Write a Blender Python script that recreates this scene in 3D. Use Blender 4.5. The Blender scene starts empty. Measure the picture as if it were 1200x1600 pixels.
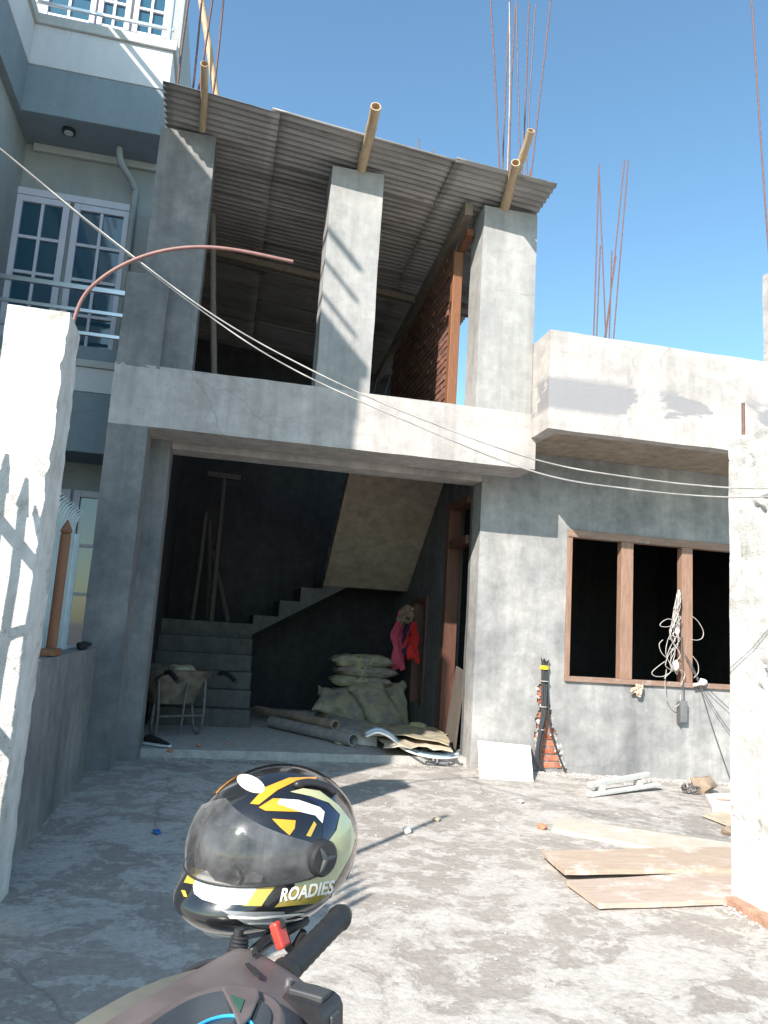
import bpy, bmesh, math, random
from mathutils import Vector, Matrix, noise
from mathutils.bvhtree import BVHTree
random.seed(7)
S = bpy.context.scene
C = S.collection
PI = math.pi

# ------------------------------------------------------------------ camera
CAM = Vector((0, 0, 1.35)); FPX = 1200.0
YAW, PITCH, ROLL = math.radians(11.757), math.radians(8.880), math.radians(3.614)
_f = Vector((math.sin(YAW)*math.cos(PITCH), math.cos(YAW)*math.cos(PITCH), math.sin(PITCH)))
_r0 = Vector((math.cos(YAW), -math.sin(YAW), 0)); _u0 = _r0.cross(_f)
_r = math.cos(ROLL)*_r0 + math.sin(ROLL)*_u0
_u = -math.sin(ROLL)*_r0 + math.cos(ROLL)*_u0
cd = bpy.data.cameras.new('camera'); cam = bpy.data.objects.new('camera', cd); C.objects.link(cam)
cd.sensor_fit = 'VERTICAL'; cd.sensor_height = 36.0; cd.lens = 36.0*FPX/1600.0
cd.clip_start = 0.02; cd.clip_end = 600
M4 = Matrix((( _r.x, _u.x, -_f.x, CAM.x), (_r.y, _u.y, -_f.y, CAM.y), (_r.z, _u.z, -_f.z, CAM.z), (0, 0, 0, 1)))
cam.matrix_world = M4
S.camera = cam
S.render.resolution_x = 768; S.render.resolution_y = 1024

# a photo pixel (1200x1600) gives a direction; the distance comes from the plane the thing stands on
def ray(px, py): return _f + (px-600)/FPX*_r - (py-800)/FPX*_u
def G(px, py, z=0.0): d = ray(px, py); return CAM + d*((z-CAM.z)/d.z)
def PY(px, py, Y): d = ray(px, py); return CAM + d*(Y/d.y)
def PX(px, py, X): d = ray(px, py); return CAM + d*(X/d.x)

# ------------------------------------------------------------------ light
SUN = Vector((0.89, 1.0, -0.93))               # direction the light travels
el = math.atan2(-SUN.z, math.hypot(SUN.x, SUN.y))
az = math.atan2(-SUN.x, -SUN.y)
W = bpy.data.worlds.new('World'); S.world = W; W.use_nodes = True
nt = W.node_tree; bg = nt.nodes['Background']
sky = nt.nodes.new('ShaderNodeTexSky'); sky.sky_type = 'NISHITA'; sky.sun_disc = False
sky.sun_elevation = el; sky.sun_rotation = az
sky.air_density = 1.0; sky.dust_density = 0.9; sky.ozone_density = 1.0
tint = nt.nodes.new('ShaderNodeMix'); tint.data_type = 'RGBA'; tint.blend_type = 'MULTIPLY'; tint.inputs[0].default_value = 1.0
tint.inputs[7].default_value = (0.79, 1.02, 1.03, 1)
nt.links.new(sky.outputs[0], tint.inputs[6]); nt.links.new(tint.outputs[2], bg.inputs[0]); bg.inputs[1].default_value = 0.145
sl = bpy.data.lights.new('sun', 'SUN'); sl.energy = 5.0; sl.angle = math.radians(0.53); sl.color = (1.0, 0.925, 0.845)
so = bpy.data.objects.new('sun', sl); C.objects.link(so)
so.rotation_euler = SUN.to_track_quat('-Z', 'Y').to_euler(); so.location = (-8, -9, 12)
S.view_settings.view_transform = 'Standard'; S.view_settings.look = 'None'
S.view_settings.exposure = 0.88; S.view_settings.gamma = 1.0; S.view_settings.use_curve_mapping = False
S.render.engine = 'CYCLES'

# ------------------------------------------------------------------ materials
MATS = {}
def newmat(n):
    m = bpy.data.materials.new(n); m.use_nodes = True; MATS[n] = m
    t = m.node_tree; return m, t, t.nodes['Principled BSDF']
def nd(t, k, **kw):
    n = t.nodes.new(k)
    for a, b in kw.items(): setattr(n, a, b)
    return n
def rgb(c): return (c[0], c[1], c[2], 1)
def coords(t, world=True, scale=(1, 1, 1), rot=(0, 0, 0)):
    mp = nd(t, 'ShaderNodeMapping'); mp.inputs['Scale'].default_value = scale; mp.inputs['Rotation'].default_value = rot
    if world: t.links.new(nd(t, 'ShaderNodeNewGeometry').outputs['Position'], mp.inputs[0])
    else: t.links.new(nd(t, 'ShaderNodeTexCoord').outputs['Object'], mp.inputs[0])
    return mp.outputs[0]
def noi(t, vec, sc, det=6, rough=.55, dist=0.0):
    n = nd(t, 'ShaderNodeTexNoise'); n.inputs['Scale'].default_value = sc; n.inputs['Detail'].default_value = det
    n.inputs['Roughness'].default_value = rough; n.inputs['Distortion'].default_value = dist
    t.links.new(vec, n.inputs['Vector']); return n.outputs['Fac']
def ramp(t, fac, stops):
    r = nd(t, 'ShaderNodeValToRGB'); e = r.color_ramp.elements
    while len(e) < len(stops): e.new(0.5)
    for i, (p, c) in enumerate(stops):
        e[i].position = p; e[i].color = rgb(c) if hasattr(c, '__len__') else (c, c, c, 1)
    t.links.new(fac, r.inputs[0]); return r.outputs[0]
def mix(t, fac, a, b, mode='MIX'):
    m = nd(t, 'ShaderNodeMix', data_type='RGBA', blend_type=mode)
    if isinstance(fac, (int, float)): m.inputs[0].default_value = fac
    else: t.links.new(fac, m.inputs[0])
    for i, v in ((6, a), (7, b)):
        if hasattr(v, 'links') or hasattr(v, 'is_linked'): t.links.new(v, m.inputs[i])
        else: m.inputs[i].default_value = rgb(v)
    return m.outputs[2]
def bump(t, b, height, strength=.3, dist=.01):
    n = nd(t, 'ShaderNodeBump'); n.inputs['Strength'].default_value = strength; n.inputs['Distance'].default_value = dist
    t.links.new(height, n.inputs['Height']); t.links.new(n.outputs[0], b.inputs['Normal'])
def plaster(n, stops, scale=.9, fine=.16, spots=None, bstr=.35, zs=1.0, thr=(.62, .7), streak=.36):
    m, t, b = newmat(n); v = coords(t, scale=(1, 1, zs)); v1 = coords(t)
    n1 = noi(t, v, scale, 12, .66, .3); n1 = mix(t, .30, n1, noi(t, v1, scale*4.5, 12, .7, .2)); c = ramp(t, n1, stops)
    n2 = noi(t, v1, 9, 8, .65); c = mix(t, fine*2, c, ramp(t, n2, [(.3, .25), (.7, .75)]), 'OVERLAY')
    if spots is not None:
        n3 = noi(t, v1, 2.3, 10, .7, .3); c = mix(t, ramp(t, n3, [(thr[0], 0.0), (thr[1], 1.0)]), c, spots)
    vs_ = coords(t, scale=(5.5, 5.5, .55)); sk = noi(t, vs_, 1.0, 10, .68, .15)
    c = mix(t, streak, c, ramp(t, sk, [(.32, .26), (.5, .5), (.68, .72)]), 'OVERLAY')
    vo = nd(t, 'ShaderNodeTexVoronoi', feature='DISTANCE_TO_EDGE'); vo.inputs['Scale'].default_value = .55
    wv = mix(t, .18, v1, nd(t, 'ShaderNodeTexNoise').outputs['Color']); wn = wv.node.inputs[7].links[0].from_node; wn.inputs['Scale'].default_value = 3.0; wn.inputs['Detail'].default_value = 8; t.links.new(v1, wn.inputs['Vector'])
    t.links.new(wv, vo.inputs['Vector'])
    ck = mix(t, 1.0, ramp(t, vo.outputs[0], [(.0, 1.0), (.0035, 0.0)]), ramp(t, noi(t, v1, .9, 3, .5), [(.50, 0.0), (.56, 1.0)]), 'MULTIPLY')
    c = mix(t, mix(t, .20, (0, 0, 0), ck), c, (.07, .065, .06))
    tw = noi(t, coords(t, scale=(.7, .7, 4.5), rot=(0, .5, .3)), 7, 6, .6, .5)
    n5 = noi(t, v1, 45, 3, .5); c = mix(t, ramp(t, n5, [(.69, 0.0), (.74, .6)]), c, (.12, .11, .1))
    t.links.new(c, b.inputs['Base Color']); b.inputs['Roughness'].default_value = .92
    b.inputs['Specular IOR Level'].default_value = .25
    h = mix(t, .35, mix(t, .5, noi(t, v1, 14, 8, .65), noi(t, v1, 110, 4, .6)), tw); bump(t, b, h, bstr*1.3, .014)
    return m
def plain(n, c, rough=.5, metal=0.0, var=.25, vs=20, bs=.1, coat=0.0, world=False, bd=.004):
    m, t, b = newmat(n); v = coords(t, world)
    nn = noi(t, v, vs, 6, .6)
    lo = tuple(x*(1-var) for x in c); hi = tuple(min(1, x*(1+var)) for x in c)
    t.links.new(ramp(t, nn, [(.3, lo), (.7, hi)]), b.inputs['Base Color'])
    b.inputs['Roughness'].default_value = rough; b.inputs['Metallic'].default_value = metal
    if coat: b.inputs['Coat Weight'].default_value = coat; b.inputs['Coat Roughness'].default_value = .04
    if bs: bump(t, b, noi(t, v, vs*4, 5, .6), bs, bd)
    return m
def wood(n, a, b_, sc=(2, 14, 14), rough=.75, world=True, dirt=None):
    m, t, b = newmat(n); v = coords(t, world, sc)
    n1 = noi(t, v, 3.2, 8, .65, .8); c = ramp(t, n1, [(.28, a), (.72, b_)])
    if dirt is not None:
        v1 = coords(t, world); c = mix(t, ramp(t, noi(t, v1, 4, 8, .7), [(.52, 0.0), (.64, .85)]), c, dirt)
    t.links.new(c, b.inputs['Base Color']); b.inputs['Roughness'].default_value = rough
    bump(t, b, n1, .3, .006); return m

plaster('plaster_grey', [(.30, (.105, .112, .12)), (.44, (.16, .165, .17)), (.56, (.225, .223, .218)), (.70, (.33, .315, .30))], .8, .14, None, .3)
plaster('plaster_wall', [(.32, (.13, .135, .14)), (.44, (.225, .226, .226)), (.54, (.31, .305, .298)), (.66, (.45, .425, .405))], .7, .14, (.46, .44, .425), .35, 1.0, (.62, .80))
plaster('plaster_light', [(.30, (.27, .255, .245)), (.43, (.36, .338, .322)), (.58, (.45, .42, .398)), (.70, (.50, .468, .445))], .8, .12, (.26, .257, .275), .35, 2.2, (.63, .68))
plaster('plaster_stair_shade', [(.3, (.075, .075, .072)), (.7, (.125, .122, .115))], 1.6, .2)  # darker than the grey plaster, stairwell shade put into the colour
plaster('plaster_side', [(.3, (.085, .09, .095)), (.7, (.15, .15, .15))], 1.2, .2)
plaster('plaster_column_lit', [(.32, (.225, .225, .222)), (.46, (.285, .283, .276)), (.62, (.345, .338, .328))], .9, .12, None, .3)  # sunlit upper columns: the light is put into a paler plaster
plaster('plaster_shade', [(.3, (.030, .031, .034)), (.7, (.06, .058, .058))], 1.1, .2)  # inner walls: indoor shade put into a near-black base colour
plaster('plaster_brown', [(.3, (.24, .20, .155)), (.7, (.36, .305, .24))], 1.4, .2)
plaster('pillar_white', [(.30, (.30, .285, .262)), (.44, (.50, .485, .46)), (.62, (.66, .65, .63))], 1.9, .16, (.24, .195, .155), .9, 1.0, (.57, .66))
plaster('pillar_rough', [(.3, (.40, .385, .36)), (.46, (.55, .535, .51)), (.62, (.67, .66, .64))], 1.9, .18, (.29, .26, .23), 1.0, 2.2, (.60, .70))
m = MATS['plaster_light'].copy(); m.name = 'plaster_parapet'; MATS['plaster_parapet'] = m; t = m.node_tree; b = t.nodes['Principled BSDF']
src = b.inputs['Base Color'].links[0].from_socket; v1 = coords(t)
sx = nd(t, 'ShaderNodeSeparateXYZ'); t.links.new(v1, sx.inputs[0])
mr = nd(t, 'ShaderNodeMapRange', interpolation_type='SMOOTHSTEP'); mr.inputs[1].default_value = 4.16; mr.inputs[2].default_value = 3.82; t.links.new(sx.outputs[2], mr.inputs[0])
mr2 = nd(t, 'ShaderNodeMapRange', interpolation_type='SMOOTHSTEP'); mr2.inputs[1].default_value = 3.55; mr2.inputs[2].default_value = 3.80; t.links.new(sx.outputs[2], mr2.inputs[0])
st = mix(t, 1.0, ramp(t, noi(t, coords(t, True, (.8, .8, 1.6)), 1.6, 9, .6, .3), [(.44, 0.0), (.52, 1.0)]), mix(t, 1.0, mr.outputs[0], mr2.outputs[0], 'MULTIPLY'), 'MULTIPLY')
t.links.new(mix(t, ramp(t, st, [(.25, 0.0), (.6, .9)]), src, (.235, .235, .245)), b.inputs['Base Color'])
# ground: grey cement with pale worn patches
m, t, b = newmat('ground_cement')
v = coords(t, True, (1.0, 1.05, 1), (0, 0, .5)); v1 = coords(t)
base = ramp(t, noi(t, v1, .55, 8, .6), [(.3, (.29, .262, .234)), (.7, (.375, .342, .308))])
pf = noi(t, v, 2.0, 15, .74, .6); big = noi(t, v1, .33, 3, .5)
pm = ramp(t, mix(t, .22, pf, big), [(.495, 0.0), (.520, .65), (.59, .9)])
c = mix(t, pm, base, (.50, .47, .435))
fp = noi(t, v, 5.5, 12, .72, .4); c = mix(t, ramp(t, fp, [(.535, 0.0), (.555, .65)]), c, (.53, .50, .465)); c = mix(t, ramp(t, noi(t, v1, 3.1, 10, .7), [(.32, .5), (.42, 0.0)]), c, (.19, .17, .15))
vo = nd(t, 'ShaderNodeTexVoronoi', feature='DISTANCE_TO_EDGE'); vo.inputs['Scale'].default_value = .42; wn = nd(t, 'ShaderNodeTexNoise'); wn.inputs['Scale'].default_value = 2.2; wn.inputs['Detail'].default_value = 9; t.links.new(v1, wn.inputs['Vector'])
t.links.new(mix(t, .25, v1, wn.outputs['Color']), vo.inputs['Vector']); c = mix(t, ramp(t, vo.outputs[0], [(.0, .35), (.0030, 0.0)]), c, (.09, .08, .07))
c = mix(t, .34, c, ramp(t, noi(t, v1, 26, 7, .7), [(.3, .2), (.7, .8)]), 'OVERLAY')
c = mix(t, ramp(t, noi(t, v1, 90, 3, .5), [(.70, 0.0), (.74, .8)]), c, (.06, .055, .05))
t.links.new(c, b.inputs['Base Color']); b.inputs['Roughness'].default_value = .9; b.inputs['Specular IOR Level'].default_value = .3
bump(t, b, mix(t, .5, pf, noi(t, v1, 40, 8, .7)), .6, .02)
# corrugated tin
m, t, b = newmat('tin'); v = coords(t, True, (.5, 2.5, 1)); v1 = coords(t)
c = ramp(t, noi(t, v, 1.4, 8, .65, .4), [(.30, (.17, .155, .14)), (.52, (.33, .315, .30)), (.75, (.45, .43, .41))])
c = mix(t, ramp(t, noi(t, v, 3.1, 9, .7), [(.60, 0.0), (.70, .8)]), c, (.16, .075, .035))
t.links.new(c, b.inputs['Base Color']); b.inputs['Metallic'].default_value = .35; b.inputs['Roughness'].default_value = .55
bump(t, b, noi(t, v1, 25, 6, .6), .15, .004)
# brick
m, t, b = newmat('brick'); v = coords(t, True); oi = nd(t, 'ShaderNodeObjectInfo')
c = mix(t, oi.outputs['Random'], (.30, .085, .04), (.46, .16, .08))
c = mix(t, ramp(t, noi(t, v, 18, 7, .7), [(.45, 0.0), (.75, .6)]), c, (.55, .30, .2))
t.links.new(c, b.inputs['Base Color']); b.inputs['Roughness'].default_value = .93; bump(t, b, noi(t, v, 60, 6, .7), .7, .008)
m = MATS['brick'].copy(); m.name = 'brick_shade'; MATS['brick_shade'] = m  # copy of brick with the shade under the roof put into its colours
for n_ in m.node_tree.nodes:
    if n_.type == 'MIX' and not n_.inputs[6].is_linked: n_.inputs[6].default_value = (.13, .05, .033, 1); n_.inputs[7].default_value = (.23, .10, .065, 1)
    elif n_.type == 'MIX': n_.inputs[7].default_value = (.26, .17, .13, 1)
wood('frame_wood', (.19, .108, .072), (.32, .20, .145), (9, 9, 1.5), .7)
wood('frame_wood_dark', (.075, .03, .02), (.14, .062, .042), (9, 9, 1.5), .6)
wood('frame_wood_x', (.19, .115, .08), (.31, .205, .155), (1.5, 9, 9), .7, True, (.33, .30, .275))
wood('post_wood', (.15, .062, .028), (.24, .10, .045), (14, 14, 2), .6)
wood('beam_wood', (.14, .11, .085), (.27, .22, .175), (14, 2, 14), .85)
wood('plank_tan', (.37, .275, .205), (.51, .41, .325), (1.6, 14, 14), .8, True, (.60, .55, .50))
wood('plank_pale', (.44, .38, .31), (.58, .52, .44), (1.6, 14, 14), .8, True, (.66, .63, .58))
wood('plank_pink', (.38, .285, .225), (.50, .405, .345), (1.6, 14, 14), .8, True, (.58, .54, .50))
wood('bamboo', (.36, .25, .145), (.54, .41, .27), (9, 1.2, 9), .6)
wood('prop_wood', (.06, .05, .042), (.12, .10, .082), (9, 9, 1.5), .85)  # darkened so the colour carries the shade on the landing props
plain('bamboo_end', (.5, .33, .15), .8, 0, .3, 60)
plain('rust', (.17, .095, .08), .8, .2, .35, 40, .3)
plain('steel_dark', (.12, .10, .12), .6, .5, .3, 40)
plain('conduit_red', (.22, .11, .10), .55, 0, .15, 20)
plain('pvc_grey', (.30, .29, .27), .6, 0, .3, 9)
plain('pvc_brown', (.31, .24, .18), .6, 0, .35, 7)
plain('black_rubber', (.018, .018, .02), .55, 0, .2, 60)
plain('black_plastic', (.025, .024, .026), .42, 0, .15, 90, .12)
plain('cable_black', (.035, .036, .04), .45, 0, .1, 20, 0)
plain('cable_line', (.30, .285, .27), .5, 0, .15, 20, 0)
plain('wire_pale', (.42, .39, .36), .5, 0, .2, 30, 0)
plain('wire_dark', (.10, .09, .09), .5, 0, .2, 30, 0)
plain('rope', (.60, .44, .33), .9, 0, .25, 60, .4)
plain('tape_yellow', (.80, .58, .02), .4, 0, .1)
for n, a_, d_ in (('sack', (.36, .315, .21), (.20, .185, .165)), ('sack_yellow', (.42, .36, .21), (.24, .22, .185))):
    m, t, b = newmat(n); v = coords(t, False)
    c = mix(t, ramp(t, noi(t, v, 5, 8, .65, .5), [(.42, 0.0), (.60, .9)]), a_, d_); t.links.new(c, b.inputs['Base Color']); b.inputs['Roughness'].default_value = .9
    bump(t, b, noi(t, v, 22, 6, .6), .6, .012)
plain('cardboard', (.50, .42, .31), .9, 0, .25, 7, .3)
plain('board_white', (.68, .65, .62), .85, 0, .12, 7, .2)
plain('mortar_dark', (.11, .095, .085), .95, 0, .25, 12, .7, 0, False, .012)
plain('mortar', (.42, .40, .375), .95, 0, .2, 12, .7, 0, False, .012)
plain('cement_tool', (.56, .54, .50), .95, 0, .15, 12, .6)
plain('stone', (.42, .40, .38), .95, 0, .25, 14, .7)
plain('brick_dusty', (.40, .235, .165), .95, 0, .3, 14, .6)
plain('brick_chip', (.48, .20, .11), .95, 0, .25, 14, .6)
plain('barrow_metal', (.20, .165, .13), .75, .4, .4, 10, .4)
plain('barrow_tube', (.17, .155, .135), .7, .3, .35, 14, .3)
plain('pink_cloth', (.62, .09, .16), .95, 0, .2, 14, .3)
plain('red_cloth', (.50, .02, .02), .95, 0, .2, 14, .3)
plain('beige_cloth', (.27, .20, .145), .95, 0, .2, 14, .3)
plain('purple_cloth', (.045, .02, .06), .95, 0, .2, 14, .3)
plain('black_cloth', (.012, .012, .014), .95, 0, .2, 30, .4)
plain('liner_grey', (.10, .10, .102), .95, 0, .4, 14, .4)
plain('white_rubber', (.72, .70, .68), .7, 0, .1)
plain('hose_blue', (.24, .40, .52), .45, 0, .2, 30, 0)
plain('blue_plastic', (.03, .17, .50), .4, 0, .2)
plain('slipper', (.17, .17, .18), .7, 0, .25, 30, .3)
# neighbour
plaster('paint_white', [(.3, (.55, .56, .57)), (.5, (.62, .63, .64)), (.7, (.66, .67, .675))], .9, .05, (.50, .50, .48), .10, .45, (.66, .85), .14)
plaster('paint_blue', [(.3, (.21, .255, .285)), (.7, (.257, .315, .345))], .9, .05, (.20, .225, .24), .10, .45, (.66, .85), .14)
plaster('paint_sage', [(.3, (.32, .335, .325)), (.7, (.39, .40, .385))], .9, .05, (.29, .295, .28), .10, .45, (.66, .85), .14)
plaster('paint_cream', [(.3, (.44, .45, .42)), (.7, (.53, .535, .50))], .9, .05, (.37, .37, .34), .10, .45, (.66, .85), .14)
plain('frame_white', (.66, .64, .70), .5, 0, .06, 5, .05, 0, True)
plain('fence_white', (.50, .60, .62), .5, 0, .08, 8, .06, 0, True)
plain('gate_paint', (.30, .31, .32), .5, .2, .15, 8, .06, 0, True)
m, t, b = newmat('window_glass'); b.inputs['Base Color'].default_value = (.016, .075, .12, 1)
b.inputs['Roughness'].default_value = .04; b.inputs['IOR'].default_value = 1.6; b.inputs['Specular IOR Level'].default_value = .8
bump(t, b, noi(t, coords(t), 1.2, 2, .5), .03, .05)
m, t, b = newmat('stainless'); b.inputs['Base Color'].default_value = (.62, .63, .63, 1); b.inputs['Metallic'].default_value = .9; b.inputs['Roughness'].default_value = .28
# scooter, helmet
plain('cowl_brown', (.125, .102, .10), .46, .1, .22, 16, .05)
plain('apron_grey', (.20, .20, .17), .38, .3, .08, 60, .04)
plain('seat_black', (.022, .022, .024), .65, 0, .2, 60, .3)
plain('red_plastic', (.55, .045, .03), .4, 0, .1, 30, 0)
plain('dial_glass', (.045, .055, .065), .12, 0, .1, 30, 0)
plain('dial_ring', (.05, .45, .85), .3, 0, .1, 30, 0)
plain('dial_green', (.03, .10, .07), .25, 0, .1, 30, 0)
plain('grey_label', (.05, .052, .055), .5, 0, .1, 30, 0)
plain('rim_metal', (.45, .45, .45), .35, .8, .1, 30, 0)
for n, c in dict(helmet_black=(.011, .011, .013), decal_orange=(.80, .32, .02), decal_gold=(.52, .35, .05), decal_white=(.80, .78, .72),
                 decal_cream=(.47, .46, .25), decal_navy=(.012, .016, .045), decal_grey=(.22, .22, .23), decal_olive=(.38, .28, .06), decal_maroon=(.06, .035, .04)).items():
    m, t, b = newmat(n); v = coords(t, False)
    sc = ramp(t, noi(t, v, 60, 6, .7), [(.3, tuple(x*.88 for x in c)), (.7, c)])
    t.links.new(sc, b.inputs['Base Color']); b.inputs['Coat Weight'].default_value = .9; b.inputs['Coat Roughness'].default_value = .05
    t.links.new(ramp(t, noi(t, v, 35, 6, .7), [(.3, .12), (.7, .3)]), b.inputs['Roughness'])
m, t, b = newmat('visor'); t.nodes.remove(b); o = t.nodes['Material Output']
tr = nd(t, 'ShaderNodeBsdfTransparent'); tr.inputs[0].default_value = (.62, .62, .64, 1)
gl = nd(t, 'ShaderNodeBsdfGlossy'); gl.inputs['Roughness'].default_value = .07
df = nd(t, 'ShaderNodeBsdfDiffuse'); df.inputs[0].default_value = (.42, .42, .43, 1)
fr = nd(t, 'ShaderNodeFresnel'); fr.inputs[0].default_value = 1.5
m1 = nd(t, 'ShaderNodeMixShader'); t.links.new(fr.outputs[0], m1.inputs[0]); t.links.new(tr.outputs[0], m1.inputs[1]); t.links.new(gl.outputs[0], m1.inputs[2])
m2 = nd(t, 'ShaderNodeMixShader'); v = coords(t, False)
t.links.new(ramp(t, noi(t, v, 14, 8, .65, .4), [(.38, .07), (.75, .30)]), m2.inputs[0])
t.links.new(m1.outputs[0], m2.inputs[1]); t.links.new(df.outputs[0], m2.inputs[2]); t.links.new(m2.outputs[0], o.inputs[0])

# ------------------------------------------------------------------ mesh helpers
def tag(o, label, cat=None, group=None, kind=None):
    if label: o['label'] = label
    if cat: o['category'] = cat
    if group: o['group'] = group
    if kind: o['kind'] = kind
    return o
def thing(name, loc, label, cat, group=None):
    o = bpy.data.objects.new(name, None); C.objects.link(o); o.location = loc; o.empty_display_size = .1
    return tag(o, label, cat, group)
WORLD = {}
def wloc(o):
    p = Vector((0, 0, 0))
    while o is not None: p += o.location; o = o.parent
    return p
def obj(name, bm, mat, parent=None, smooth=None, bevel=0, origin=None, outward=None):
    """bm holds world coordinates; the object gets its origin at its own base"""
    if origin is None:
        vs = [v.co for v in bm.verts]
        mn = [min(v[i] for v in vs) for i in range(3)]; mx = [max(v[i] for v in vs) for i in range(3)]
        origin = Vector(((mn[0]+mx[0])/2, (mn[1]+mx[1])/2, mn[2]))
    origin = Vector(origin)
    bmesh.ops.translate(bm, verts=bm.verts, vec=-origin)
    bmesh.ops.recalc_face_normals(bm, faces=bm.faces)
    if outward is not None:
        oc = Vector(outward)-origin
        if sum(f.normal.dot(f.calc_center_median()-oc) for f in bm.faces) < 0: bmesh.ops.reverse_faces(bm, faces=bm.faces)
    me = bpy.data.meshes.new(name); bm.to_mesh(me); bm.free()
    if smooth is not None:
        me.shade_smooth()
        if smooth < 180: me.set_sharp_from_angle(angle=math.radians(smooth))
    for mm in (mat if isinstance(mat, (list, tuple)) else [mat]): me.materials.append(MATS[mm])
    o = bpy.data.objects.new(name, me); C.objects.link(o)
    o.location = origin - (wloc(parent) if parent else Vector((0, 0, 0)))
    if parent: o.parent = parent
    if bevel:
        md = o.modifiers.new('bevel', 'BEVEL'); md.width = bevel; md.segments = 2; md.limit_method = 'ANGLE'; md.angle_limit = math.radians(50)
    return o
def struct(o): o['kind'] = 'structure'; return o
def B(): return bmesh.new()
def hexa(bm, p):
    """p: 8 corners, 0-3 bottom ring, 4-7 top ring"""
    vs = [bm.verts.new(q) for q in p]
    for f in ((3, 2, 1, 0), (4, 5, 6, 7), (0, 1, 5, 4), (1, 2, 6, 5), (2, 3, 7, 6), (3, 0, 4, 7)): bm.faces.new([vs[i] for i in f])
    return bm
def box(bm, x0, x1, y0, y1, z0, z1):
    return hexa(bm, [(x0, y0, z0), (x1, y0, z0), (x1, y1, z0), (x0, y1, z0), (x0, y0, z1), (x1, y0, z1), (x1, y1, z1), (x0, y1, z1)])
def prism(bm, pts, n):
    """extrude polygon pts by vector n"""
    a = [bm.verts.new(p) for p in pts]; b2 = [bm.verts.new(Vector(p)+Vector(n)) for p in pts]
    bm.faces.new(a); bm.faces.new(b2[::-1]); k = len(pts)
    for i in range(k): bm.faces.new((a[i], b2[i], b2[(i+1) % k], a[(i+1) % k]))
    return bm
def tube(bm, pts, r, seg=8, cap=True, hollow=False):
    pts = [Vector(p) for p in pts]; rs = r if isinstance(r, (list, tuple)) else [r]*len(pts)
    d0 = (pts[1]-pts[0]).normalized(); ref = Vector((0, 0, 1)) if abs(d0.z) < .9 else Vector((1, 0, 0))
    a = d0.cross(ref).normalized(); rings = []
    for i, p in enumerate(pts):
        d = (pts[min(i+1, len(pts)-1)]-pts[max(i-1, 0)]).normalized()
        a = (a - d*a.dot(d)).normalized(); bb = d.cross(a)
        rings.append([bm.verts.new(p+(a*math.cos(2*PI*k/seg)+bb*math.sin(2*PI*k/seg))*rs[i]) for k in range(seg)])
    for i in range(len(rings)-1):
        for k in range(seg): bm.faces.new((rings[i][k], rings[i][(k+1) % seg], rings[i+1][(k+1) % seg], rings[i+1][k]))
    if hollow:
        inner = []
        for e, nx in ((0, 1), (-1, -2)):
            d = (pts[nx]-pts[e]).normalized(); L = min(.18, (pts[nx]-pts[e]).length*.6)
            q = [bm.verts.new(pts[e]+(v.co-pts[e])*.82) for v in rings[e]]
            w = [bm.verts.new(pts[e]+(v.co-pts[e])*.82+d*L) for v in rings[e]]
            for k in range(seg):
                k2 = (k+1) % seg
                bm.faces.new((rings[e][k], rings[e][k2], q[k2], q[k])); bm.faces.new((q[k], q[k2], w[k2], w[k]))
            bm.faces.new(w)
    elif cap: bm.faces.new(rings[0][::-1]); bm.faces.new(rings[-1])
    return bm
def spline(pts, n=8):
    pts = [Vector(p) for p in pts]; out = []
    P = [pts[0]*2-pts[1]] + pts + [pts[-1]*2-pts[-2]]
    for i in range(1, len(P)-2):
        for k in range(n):
            u = k/n; a, b_, c, d = P[i-1], P[i], P[i+1], P[i+2]
            out.append(.5*((2*b_)+(c-a)*u+(2*a-5*b_+4*c-d)*u*u+(3*b_-a-3*c+d)*u**3))
    return out+[pts[-1]]
def rough(bm, amp=.004, fr=2.3, amp2=0.0, fr2=14):
    for v in bm.verts:
        p = v.co.copy(); v.co += noise.noise_vector(p*fr)*amp
        if amp2: v.co += noise.noise_vector(p*fr2)*amp2
    return bm
def brk(a, b_, st, extra=()):
    n = max(1, round((b_-a)/st)); s = {round(a+(b_-a)*i/n, 5) for i in range(n+1)}
    base = s; ex = set()
    for e in extra:
        if a < e < b_:
            base = {q for q in base if abs(q-e) > st*.35 or q in (round(a, 5), round(b_, 5))}; ex.add(round(e, 5))
    return sorted(base | ex)
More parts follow.
